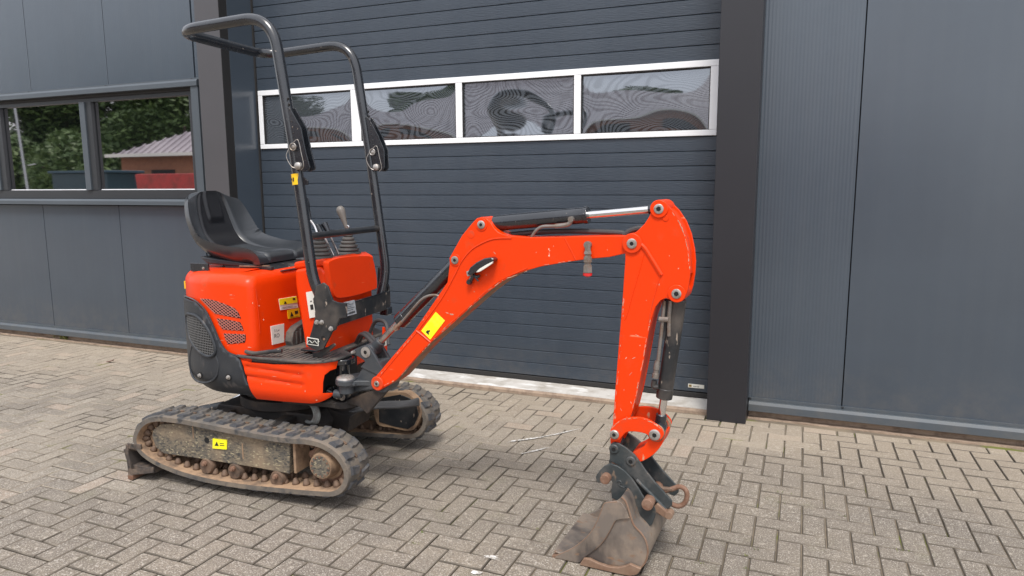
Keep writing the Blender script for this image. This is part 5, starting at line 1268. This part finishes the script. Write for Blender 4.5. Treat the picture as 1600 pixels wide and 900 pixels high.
bead('stiffener', [(1.454, 1.288), (1.474, 1.269), (1.5, 1.231), (1.53, 1.185), (1.538, 1.171)], -.0605, .0085, M_or, arm)
bead('edge_weld', [(1.469, 1.249), (1.456, 1.192), (1.432, 1.103), (1.409, 1.013), (1.399, 0.987)], -.0600, .0022, M_or, arm)
bead('edge_weld', [(1.533, 1.166), (1.522, 1.121), (1.504, 1.045), (1.495, 0.982)], -.0600, .0022, M_orw, arm)
bead('edge_weld', [(1.367, 0.566), (1.373, 0.673), (1.381, 0.805), (1.389, 0.943)], -.0600, .0022, M_orw, arm)
bcp = [(1.599, 1.103)][0]
for (p_, r_) in ((pt, .034), (bcp, .034)):
    bb('pin_boss', M_or, lambda b: cyl(b, FB(p_[0],-.068,p_[1]), FB(p_[0],.068,p_[1]), r_, n=28), arm, .003)
    pn = bb('pivot_pin', M_zinc, lambda b: lathe(b, FB(p_[0],-.068,p_[1]), FB(0,-1,0)-FB(0,0,0), [(-.02,.0185),(.003,.0185),(.0045,.016),(.0045,.010)], 22), arm)
    bb('pin_socket', M_hole, lambda b: cyl(b, FB(p_[0],-.0726,p_[1]), FB(p_[0],-.0736,p_[1]), .0095, n=6), pn)
ds = [(1.549, 1.387)][0]
bb('plug_boss', M_or, lambda b: cyl(b, FB(ds[0],-.060,ds[1]), FB(ds[0],-.0625,ds[1]), .012, n=16), arm, .001)
# ---------------- bucket cylinder
kc = bpy.data.objects.new('bucket_cylinder', None); link(kc, ex)
lk = [(1.533, 0.543)][0]
cA = FB(bcp[0], 0, bcp[1]); cB = FB(lk[0], 0, lk[1]); dd = (cB-cA).normalized(); LL = (cB-cA).length
e1 = [(1.549, 0.674)][0]; l1 = (FB(e1[0],0,e1[1])-cA).dot(dd)
bb('barrel', M_bkw, lambda b: cyl(b, cA+dd*.03, cA+dd*l1, .0305, n=28), kc, .004)
bb('barrel_gland', M_bkw, lambda b: cyl(b, cA+dd*(l1-.04), cA+dd*(l1+.004), .0325, n=28), kc, .004)
bb('barrel_eye', M_bkw, lambda b: cyl(b, cA-Vector((0,.046,0)), cA+Vector((0,.046,0)), .030, n=20), kc, .003)
bb('rod', M_chrome, lambda b: cyl(b, cA+dd*l1, cB-dd*.03, .0155, n=20), kc)
bb('rod_eye', M_bk, lambda b: (cyl(b, cB-Vector((0,.045,0)), cB+Vector((0,.045,0)), .029, n=20), cyl(b, cB-dd*.06, cB, .022, n=16)), kc, .003)
pp = [(1.546, 1.066), (1.541, 0.99), (1.533, 0.888), (1.525, 0.797), (1.519, 0.757)]
bb('pipe', M_pipe, lambda b: tube(b, fv(pp[:4], -.03), .0072), kc)
bb('hose_end', M_ywh, lambda b: lathe(b, FB(pp[3][0],-.03,pp[3][1]+.03), Vector((-.1,0,-1)), [(0,.009),(.02,.012),(.035,.012),(.036,.010),(.05,.010),(.052,.013),(.07,.013)], 10), kc).data.materials[0] = M_pipe
bb('pipe_elbow', M_bkw, lambda b: tube(b, fv([(1.515, 0.746), (1.513, 0.723), (1.532, 0.722)], -.028), .011), kc)
q_ = [(1.528, 0.994), (1.565, 0.995), (1.568, 1.068), (1.567, 0.929), (1.542, 0.919)]
bb('pipe_clamp', M_pipe, lambda b: (tube(b, fv([q_[0], q_[1]], -.034), .011, smooth=0), tube(b, fv([q_[2], q_[1], q_[3]], -.026), .008)), kc)
bb('hose', M_hose, lambda b: tube(b, fv([(1.554, 1.069), (1.548, 1.0), (1.543, 0.936), (1.538, 0.91)], -.005), .013), kc)
# ---------------- link plates
lnk = bpy.data.objects.new('bucket_link', None); link(lnk, ex); lnk['label'] = 'curved orange link plates between arm and coupler'
la = [(1.371, 0.521)][0]
arc_ = [(1.353, 0.504), (1.354, 0.537), (1.366, 0.56), (1.392, 0.582), (1.423, 0.597), (1.462, 0.604), (1.498, 0.602), (1.528, 0.59), (1.554, 0.573), (1.567, 0.551), (1.56, 0.53), (1.54, 0.516), (1.517, 0.521), (1.504, 0.537), (1.481, 0.543), (1.448, 0.543), (1.422, 0.537), (1.407, 0.523), (1.391, 0.502), (1.37, 0.491)]
for t_ in (-.080, .068):
    PB('link_plate', M_orw, arc_, t_, t_+.012, lnk, .003, sm=3)
low_ = [(1.508, 0.521), (1.531, 0.509), (1.561, 0.539), (1.564, 0.524), (1.554, 0.494), (1.532, 0.461), (1.502, 0.433), (1.474, 0.415), (1.446, 0.41), (1.43, 0.424), (1.44, 0.447), (1.465, 0.464), (1.488, 0.484)]
PB('lower_link', M_orw, low_, -.060, .060, lnk, .006, sm=3)
for p_, rr_ in ((la, .019), (lk, .022)):
    pn = bb('pivot_pin', M_zinc, lambda b: lathe(b, FB(p_[0],-.080,p_[1]), FB(0,-1,0)-FB(0,0,0), [(-.02,rr_),(.006,rr_),(.0085,rr_*.82),(.0085,rr_*.6)], 22), lnk)
    bb('pin_socket', M_hole, lambda b: cyl(b, FB(p_[0],-.0888,p_[1]), FB(p_[0],-.0898,p_[1]), rr_*.42, n=6), pn)
    bb('pin_shaft', M_orw, lambda b: cyl(b, FB(p_[0],-.068,p_[1]), FB(p_[0],.075,p_[1]), rr_*1.15, n=20), lnk)
bb('spacer', M_ftop, lambda b: (cyl(b, FB(lk[0],-.068,lk[1]), FB(lk[0],-.050,lk[1]), .034, n=24), cyl(b, FB(lk[0],.050,lk[1]), FB(lk[0],.068,lk[1]), .034, n=24)), lnk, .003)
# ---------------- quick coupler
qk = bpy.data.objects.new('quick_coupler', None); link(qk, ex); qk['label'] = 'worn black quick coupler with lifting shackle'
cpl = [(1.35, 0.403), (1.349, 0.444), (1.352, 0.474), (1.365, 0.484), (1.386, 0.483), (1.421, 0.466), (1.452, 0.444), (1.474, 0.418), (1.497, 0.387), (1.537, 0.343), (1.573, 0.309), (1.605, 0.278), (1.605, 0.259), (1.59, 0.24), (1.57, 0.244), (1.528, 0.277), (1.476, 0.324), (1.422, 0.366), (1.385, 0.39)]
for t_ in (-.072, .060): PB('coupler_plate', M_coup, cpl, t_, t_+.012, qk, .003)
PB('coupler_web', M_coup, [(1.391, 0.357), (1.431, 0.35), (1.555, 0.253), (1.582, 0.212), (1.556, 0.201), (1.419, 0.312)], -.059, .059, qk, .004)
for p_ in [(1.368, 0.457), (1.438, 0.417)]:
    pn = bb('pivot_pin', M_coup, lambda b: lathe(b, FB(p_[0],-.072,p_[1]), FB(0,-1,0)-FB(0,0,0), [(-.1,.020),(.004,.020),(.007,.016),(.007,.010)], 20), qk)
    bb('pin_socket', M_hole, lambda b: cyl(b, FB(p_[0],-.0792,p_[1]), FB(p_[0],-.0802,p_[1]), .009, n=6), pn)
ed = [(1.403, 0.385), (1.435, 0.369), (1.47, 0.334), (1.499, 0.296), (1.523, 0.271)]
sh = [(1.568, 0.299), (1.599, 0.313), (1.626, 0.327), (1.649, 0.319), (1.657, 0.294), (1.648, 0.263), (1.624, 0.245), (1.595, 0.25), (1.574, 0.268)]
bb('lifting_shackle', M_rust, lambda b: tube(b, fv(sh, -.035), .0100, n=12), qk)
bb('shackle_bar', M_steel, lambda b: tube(b, fv([(1.527, 0.314), (1.563, 0.307), (1.599, 0.31)], -.036), .010, smooth=0), qk)
bb('coupler_bar', M_coup, lambda b: tube(b, fv([(1.463, 0.344), (1.517, 0.298), (1.58, 0.242)], -.075), .008, smooth=0), qk)
bb('locking_block', M_bktr, lambda b: prism(b, [(1.539, 0.252), (1.552, 0.268), (1.596, 0.236), (1.603, 0.224), (1.589, 0.21), (1.542, 0.234)], -.095, -.060, FB), qk, .003)
# ---------------- bucket
bk = bpy.data.objects.new('bucket', None); link(bk, ex); bk['label'] = 'rusty worn steel digging bucket resting on the paving'
HW = .19
shell = [(1.154, -0.001), (1.195, -0.007), (1.256, -0.013), (1.318, -0.019), (1.379, -0.021), (1.442, -0.012), (1.488, 0.0), (1.515, 0.024), (1.535, 0.055), (1.542, 0.096), (1.535, 0.134), (1.52, 0.16), (1.502, 0.177), (1.484, 0.195), (1.471, 0.229), (1.46, 0.263), (1.449, 0.285), (1.434, 0.298)]
mz = min(z for a, z in shell)
shell = [(a, max(z-mz*(1 if z < .02 else .6)+.0035, .0035)) for a, z in shell]
def sheet(bm, L, th, t0, t1):
    V = [Vector((a, z)) for a, z in L]; inn = []
    for i, p in enumerate(V):
        d = (V[min(i+1, len(V)-1)]-V[max(i-1, 0)]).normalized(); inn.append(p+Vector((-d.y, d.x))*th)
    poly = [(p.x, p.y) for p in V] + [(p.x, p.y) for p in reversed(inn)]
    n = len(V)
    A = [bm.verts.new(FB(p.x, t0, p.y)) for p in V]; B_2 = [bm.verts.new(FB(p.x, t1, p.y)) for p in V]
    Ai = [bm.verts.new(FB(p.x, t0, p.y)) for p in inn]; Bi = [bm.verts.new(FB(p.x, t1, p.y)) for p in inn]
    for i in range(n-1):
        bm.faces.new((A[i], A[i+1], B_2[i+1], B_2[i])); bm.faces.new((Ai[i+1], Ai[i], Bi[i], Bi[i+1]))
        bm.faces.new((A[i+1], A[i], Ai[i], Ai[i+1])); bm.faces.new((B_2[i], B_2[i+1], Bi[i+1], Bi[i]))
    bm.faces.new((A[0], B_2[0], Bi[0], Ai[0])); bm.faces.new((B_2[-1], A[-1], Ai[-1], Bi[-1]))
ssh = [(p.x, p.y) for p in catmull([(a, z, 0) for a, z in shell], 4)]
bm = bmesh.new(); sheet(bm, ssh, .007, -HW, HW); finish('bucket_shell', bm, M_bkt, bk, .002)
cheek_front = [(1.17, 0.017), (1.206, 0.04), (1.242, 0.066), (1.271, 0.094), (1.298, 0.124), (1.316, 0.15), (1.329, 0.174), (1.342, 0.203), (1.352, 0.232), (1.36, 0.257), (1.367, 0.277), (1.383, 0.286), (1.401, 0.29), (1.418, 0.296)]
chk = cheek_front + [(a, z) for a, z in reversed(shell[1:])]
for t_ in (-HW-.002, HW-.007):
    PB('side_plate', M_bkt, chk, t_, t_+.009, bk, .0015)
band = cheek_front[:-1] + [(1.416, 0.296), (1.434, 0.297), (1.449, 0.28), (1.46, 0.258), (1.468, 0.236)] + [(1.438, 0.228), (1.417, 0.22), (1.407, 0.206), (1.395, 0.176), (1.374, 0.135), (1.349, 0.097), (1.317, 0.063), (1.288, 0.034), (1.272, 0.012), (1.261, -0.01)] + [(1.245, -0.014), (1.209, -0.01), (1.162, -0.002)]
for sg in (-1, 1): PB('side_cutter', M_bkt, [(a, max(z, .006)) for a, z in band], sg*(HW+.0065)-.0045, sg*(HW+.0065)+.0045, bk, .002)
strap = [(1.273, -0.008), (1.275, 0.009), (1.289, 0.033), (1.313, 0.036), (1.35, 0.026), (1.392, 0.021), (1.428, 0.025), (1.459, 0.039), (1.477, 0.052), (1.494, 0.048), (1.522, 0.042), (1.515, 0.027), (1.505, 0.014), (1.478, 0.002), (1.442, -0.009), (1.382, -0.018), (1.329, -0.014)]
for sg in (-1, 1): PB('wear_strap', M_bktr, [(a, max(z+.004, .0045)) for a, z in strap], sg*(HW+.013)-.009, sg*(HW+.013)+.007, bk, .003)
lip = [shell[0], shell[1], shell[2]]
bm = bmesh.new(); l0, l2 = Vector(shell[0]), Vector(shell[2]); prism(bm, [(l0.x-.004, .001), (l2.x-.02, .0015), (l2.x-.02, .017), (l0.x+.02, .019), (l0.x-.006, .010)], -HW-.006, HW+.006, FB); finish('cutting_edge', bm, M_bktr, bk, .002)
rimp = fv([(a, z+.001) for a, z in chk[1:12]], -HW-.005)
# shiny worn rim along the rear edge
rim2 = [(a, z) for a, z in shell[6:]]
bm = bmesh.new(); tube(bm, fv(rim2, -HW-.002), .0038, n=6, smooth=4); finish('worn_rim', bm, M_bktr, bk)
bm = bmesh.new(); tube(bm, fv(cheek_front, -HW-.009), .0022, n=6, smooth=3); finish('worn_rim', bm, M_bktr, bk)
bm = bmesh.new(); tube(bm, fv([(1.47, 0.241), (1.44, 0.233), (1.42, 0.225), (1.41, 0.211), (1.397, 0.182), (1.377, 0.14), (1.352, 0.102), (1.32, 0.069), (1.291, 0.04)], -HW-.009), .0018, n=6, smooth=3); finish('worn_rim', bm, M_bktr, bk)
# ears of the bucket with hook and pins
earp = [(1.305, 0.315), (1.299, 0.336), (1.313, 0.362), (1.334, 0.388), (1.36, 0.402), (1.39, 0.397), (1.421, 0.381), (1.448, 0.356), (1.477, 0.318), (1.499, 0.284), (1.512, 0.278), (1.538, 0.264), (1.549, 0.237), (1.544, 0.207), (1.535, 0.178), (1.515, 0.157), (1.491, 0.147), (1.47, 0.154), (1.446, 0.187), (1.43, 0.22), (1.413, 0.241), (1.389, 0.253), (1.368, 0.257), (1.365, 0.29), (1.37, 0.326), (1.359, 0.338), (1.337, 0.348), (1.321, 0.328), (1.316, 0.311)]
for t_ in (-.098, .086): PB('bucket_ear', M_coup, earp, t_, t_+.012, bk, .003)
bb('bucket_back_plate', M_coup, lambda b: sheet(b, [(1.383, 0.246), (1.425, 0.245), (1.452, 0.213), (1.474, 0.168), (1.493, 0.134)], .008, -.16, .16), bk, .002)
c_ = [(1.38, 0.303)][0]
for p_, r_ in (([(1.347, 0.344)][0], .020), ([(1.52, 0.27)][0], .023)):
    bb('bucket_pin', M_rust, lambda b: cyl(b, FB(p_[0],-.130,p_[1]), FB(p_[0],.128,p_[1]), r_, n=22), bk, .003)
bb('cast_mark', M_coup, lambda b: tube(b, fv([(1.389, 0.332), (1.402, 0.337), (1.408, 0.327), (1.397, 0.32), (1.418, 0.313), (1.426, 0.319)], -.099), .0022, n=6), bk)
pinp = [(1.569, 0.248), (1.592, 0.24)]
bb('locking_pin', M_bktr, lambda b: cyl(b, FB(pinp[0][0]+.03,-.10,pinp[0][1]-.02), FB(pinp[0][0]+.03,-.06,pinp[0][1]-.02), .016, n=14), bk, .002)
hl = [(1.19, 0.027)][0]
bb('bolt_hole', M_hole, lambda b: cyl(b, FB(hl[0]+.02,-.06,.0160), FB(hl[0]+.02,-.06,.0205), .007, n=10), bk)

M_chip = mat('bare_primer_chip', (0.62, 0.36, 0.26), .6, col2=(.45,.2,.12), scale=60)
rc = random.Random(11)
def chips(name, spots, t, parent):
    """small flakes of missing paint: (a, z, half length, half width, angle)"""
    bm = bmesh.new()
    for (a, z, L_, W_, an) in spots:
        vs = []
        for k in range(7):
            q = 2*PI*k/7; r_ = rc.uniform(.6, 1.2); x, y = L_*r_*math.cos(q), W_*r_*math.sin(q)
            vs.append(bm.verts.new(FB(a+x*math.cos(an)-y*math.sin(an), t, z+x*math.sin(an)+y*math.cos(an))))
        bm.faces.new(vs)
    finish(name, bm, M_chip, parent, smooth=0)
def along(L, n, w=.0016):
    out = []
    for _ in range(n):
        i = rc.randrange(len(L)-1); f = rc.random(); a, z = L[i][0]*(1-f)+L[i+1][0]*f, L[i][1]*(1-f)+L[i+1][1]*f
        out.append((a+rc.gauss(0,.001), z+rc.gauss(0,.001), rc.uniform(.002,.014), rc.uniform(.0006, w), math.atan2(L[i+1][1]-L[i][1], L[i+1][0]-L[i][0])))
    return out
cb = [(0.599, 0.957), (0.621, 0.953), (0.733, 1.06), (0.832, 1.23), (0.792, 1.135), (0.568, 0.896), (0.493, 0.802), (0.603, 1.013), (1.021, 1.238), (1.097, 1.267)]
chips('paint_chip', [(cb[0][0],cb[0][1],.010,.002,-.2),(cb[1][0],cb[1][1],.009,.004,-.1),(cb[2][0],cb[2][1],.003,.004,0),(cb[3][0],cb[3][1],.008,.0015,-.8)] + [(a,z,.003,.0012,rc.uniform(0,3)) for a, z in cb[4:]], -.0547, boom)
chips('paint_chip', along([(0.241, 0.581), (0.332, 0.634), (0.438, 0.745), (0.515, 0.822), (0.613, 0.908), (0.712, 0.993), (0.797, 1.065), (0.87, 1.118), (1.05, 1.188), (1.193, 1.214)], 46), -.0548, boom)
chips('paint_chip', along([(0.225, 0.631), (0.431, 0.859), (0.604, 1.087)], 12), -.0548, boom)
ca = [(a, z, rc.uniform(.002,.012), rc.uniform(.0008,.002), rc.uniform(0, 3)) for a, z in [(1.451, 0.928), (1.462, 0.89), (1.438, 0.837), (1.426, 0.771), (1.401, 0.703), (1.39, 0.622), (1.378, 0.562), (1.417, 0.586), (1.483, 1.069), (1.531, 1.134), (1.567, 1.245), (1.602, 1.198), (1.407, 0.834), (1.431, 0.654)]]
chips('paint_chip', ca + along([(1.362, 0.565), (1.368, 0.672), (1.379, 0.805), (1.387, 0.943), (1.395, 1.084)], 26) + along([(1.5, 0.995), (1.489, 0.931), (1.471, 0.809), (1.453, 0.703), (1.437, 0.625)], 30) + along([(1.572, 1.411), (1.605, 1.364), (1.625, 1.314), (1.639, 1.248), (1.644, 1.171)], 22), -.0607, arm)
chips('paint_chip', along([(1.356, 0.537), (1.369, 0.558), (1.392, 0.579), (1.423, 0.594), (1.462, 0.601), (1.498, 0.599), (1.528, 0.587), (1.551, 0.572)], 16), -.0806, lnk)
bm = bmesh.new()
def hchip(a, z, L_, W_, off=.001, fc=None):
    p = [sk3(a+dx*L_, z+dz*W_, off, fc) for dx, dz in ((-1,.2),(-.3,1),(.6,.6),(1,-.3),(.1,-1),(-.7,-.6))]
    bm.faces.new([bm.verts.new(q) for q in p])
for (a, z), L_, W_ in zip([(0.012, 0.991), (-0.08, 0.737), (-0.114, 0.957), (-0.151, 0.946), (-0.172, 0.879), (0.068, 0.719), (-0.007, 0.989)], (.010,.013,.002,.002,.003,.004,.003), (.0013,.0016,.005,.003,.004,.001,.001)): hchip(a, z, L_, W_)
finish('paint_chip', bm, M_chip, hd, smooth=0); bm = bmesh.new()
for (a, z), L_, W_ in zip([(-0.393, 0.547), (-0.221, 0.604), (-0.3, 0.573), (-0.445, 0.504), (-0.263, 0.69), (-0.143, 0.559)], (.002,.016,.012,.005,.003,.002), (.006,.0009,.0009,.002,.001,.004)): hchip(a, z, L_, W_, .0072, FC)
finish('paint_chip', bm, M_chip, skt, smooth=0)

# ================================================================ ACROSS THE YARD (seen in the window glass)
M_rbrick = mat('shed_brick', (0.30, 0.135, 0.075), .85, col2=(0.24, 0.10, 0.06), scale=5, det=8)
M_roofm = mat('pale_sheet_roof', (0.42, 0.385, 0.40), .5, col2=(0.31, 0.28, 0.30), scale=.5)
M_leaf = mat('tree_leaf', (0.05, 0.095, 0.022), .6, col2=(0.11, 0.175, 0.045), scale=1.2)
M_bark = mat('tree_bark', (0.10, 0.08, 0.06), .9)
def yd(Y, X, Z): return Vector((X, 9.6-Y, Z))
shed = thing('brick_shed', 'long brown brick shed with pale ribbed roof, mirrored in the left window', 'building', (-18, -14.4, 0))
sx0 = -29.4
def sb(name, m, x0, x1, y0, y1, z0, z1, parent=shed):
    bm = bmesh.new(); box(bm, x0+18, x1+18, y0+14.4, y1+14.4, z0, z1); return finish(name, bm, m, parent, smooth=0)
sb('shed_wall', M_rbrick, sx0, 4, -22, -14.4, 0, 3.0)
bm = bmesh.new()
X0r, X1r, Ya, Yb_, Zr = sx0-.4+18, 4.4+18, .42, -8.0, 5.7
c = [(X0r,Ya,2.92),(X1r,Ya,2.92),(X1r,Yb_,2.92),(X0r,Yb_,2.92),(X0r+8.4,-3.8,Zr),(X1r-.1,-3.8,Zr)]
v = [bm.verts.new(p) for p in c]
for f in ((0,1,5,4),(1,2,5),(2,3,4,5),(3,0,4),(0,3,2,1)): bm.faces.new([v[i] for i in f])
rf = finish('roof', bm, M_roofm, shed, smooth=0)
bm = bmesh.new(); k = 0
while X0r+.3+k*.42 < X1r:
    x = X0r+.3+k*.42; k += 1
    t = min(1, (x-X0r)/8.4); y1, z1 = Ya+(-3.8-Ya)*t, 2.92+(Zr-2.92)*t
    vs = [bm.verts.new(p) for p in ((x,Ya,2.93),(x+.07,Ya,2.93),(x+.07,y1,z1+.01),(x,y1,z1+.01),(x,Ya,3.0),(x+.07,Ya,3.0),(x+.07,y1,z1+.08),(x,y1,z1+.08))]
    for f in ((4,5,6,7),(0,1,5,4),(0,4,7,3),(1,2,6,5)): bm.faces.new([vs[i] for i in f])
finish('roof_ribs', bm, M_roofm, rf, smooth=0)
sb('gutter', M_ywh, sx0-.4, 4.4, -14.0, -13.88, 2.88, 3.02)
for x in (-27.5, -22, -17, -12, -7, -2): sb('shed_door', M_dark, x, x+1.4, -14.42, -14.36, 0, 2.3)
for x in (-19.6, -14.6, -9.5, -4.4): sb('shed_window', M_fr, x, x+1.5, -14.42, -14.35, 1.2, 2.2)
rs = thing('red_skip', 'red steel container in front of the brick shed, mirrored low in the left window', 'container', (-18.7, -8.4, 0))
bm = bmesh.new(); prism(bm, [(-1.6,.15),(1.6,.15),(2.0,1.95),(-1.8,1.95)], -.8, .8); finish('skip_body', bm, mat('red_steel', (.42,.03,.025), .5, col2=(.25,.03,.02), scale=4), rs, .03)
bm = bmesh.new()
for x in (-1.2, -.6, 0, .6, 1.2): box(bm, x-.05, x+.05, .8, .86, .2, 1.45)
finish('skip_rib', bm, mat('red_rib', (.38,.03,.025), .5), rs)
bs = thing('blue_container', 'blue container under the trees mirrored in the far left pane', 'container', (-27.2, -11.4, 0))
bm = bmesh.new(); box(bm, -1.6, 1.6, -.8, .8, .3, 2.1); finish('container_body', bm, mat('blue_steel', (.015,.045,.06), .5), bs, .03)
bm = bmesh.new(); box(bm, -1.7, 1.7, -.9, .9, 2.101, 2.2); finish('container_lid', bm, mat('blue_lid', (.02,.06,.09), .5), bs, .02)
fp_ = thing('flag_pole', 'slim pale pole in front of the trees mirrored in the far left pane', 'pole', (-28.6, -9.5, 0))
bm = bmesh.new(); cyl(bm, (0,0,0), (-.5,0,6), .05, .035, n=10); finish('pole_shaft', bm, M_gdec, fp_)
bm = bmesh.new(); cyl(bm, (.05,0,2.4), (.5,0,2.45), .02, n=8); finish('pole_bracket', bm, M_gdec, fp_)
def leafball(bm, c, r, n, s, rr):
    for _ in range(n):
        d = Vector((rr.gauss(0,1), rr.gauss(0,1), rr.gauss(0,1))).normalized()*(rr.random()**.35)
        p = Vector(c)+Vector((d.x*r[0], d.y*r[1], d.z*r[2]))
        x = Vector((rr.gauss(0,1), rr.gauss(0,1), rr.gauss(0,1))).normalized(); y = x.orthogonal().normalized()*s*rr.uniform(.5,1.1); x = x*s*rr.uniform(.6,1.3)
        bm.faces.new([bm.verts.new(q) for q in (p-x, p-y*.6, p+x, p+y*.6)])
def tree(x, y, h, rw, label, seed):
    rr = random.Random(seed); t = thing('broadleaf_tree', label, 'tree', (x, y, 0), rr.uniform(0, 6), 'trees across the yard')
    bm = bmesh.new(); tube(bm, [(0,0,-.1),(.1,.05,h*.25),(-.05,.1,h*.5),(.1,0,h*.75)], .16, n=8)
    for k in range(6):
        a = rr.uniform(0, 2*PI); z = h*rr.uniform(.25,.6); tube(bm, [(0,0,z),(math.cos(a)*rw*.35,math.sin(a)*rw*.35,z+h*.1),(math.cos(a)*rw*.7,math.sin(a)*rw*.7,z+h*.22)], .06, n=6)
    finish('trunk', bm, M_bark, t)
    bm = bmesh.new()
    for k in range(13):
        a = rr.uniform(0, 2*PI); q = rr.random()**.5*rw*.7; z = h*rr.uniform(.30, .88); s = rw*rr.uniform(.28,.5)*(1.15-.5*z/h)
        leafball(bm, (q*math.cos(a), q*math.sin(a), z), (s, s, s*.8), 1300, .19, rr)
    leafball(bm, (0,0,h*.55), (rw*.75, rw*.75, h*.40), 4200, .19, rr)
    finish('crown', bm, M_leaf, t, smooth=0, recalc=False)
TR = [(-41.8,-21,11.5,4.2,'tall dense green tree behind the slim pole in the window reflection'),(-38.5,-23,11.0,4.2,'broad dark green tree left of the shed'),(-33.5,-22,10.0,4.0,'dense green tree behind the hipped left end of the shed roof'),(-28.5,-24,11.5,4.2,'green tree behind the shed roof near its ridge end'),(-40,-15.5,4.2,2.8,'low bushy tree beside the blue container'),(-35.5,-17,4.5,2.8,'low bushy tree close to the end of the shed'),(-20,-27,10,4.0,'green tree behind the middle of the shed roof'),(-8,-28,9,4.0,'green tree behind the right part of the shed')]
for i, a in enumerate(TR): tree(*a, seed=40+i)
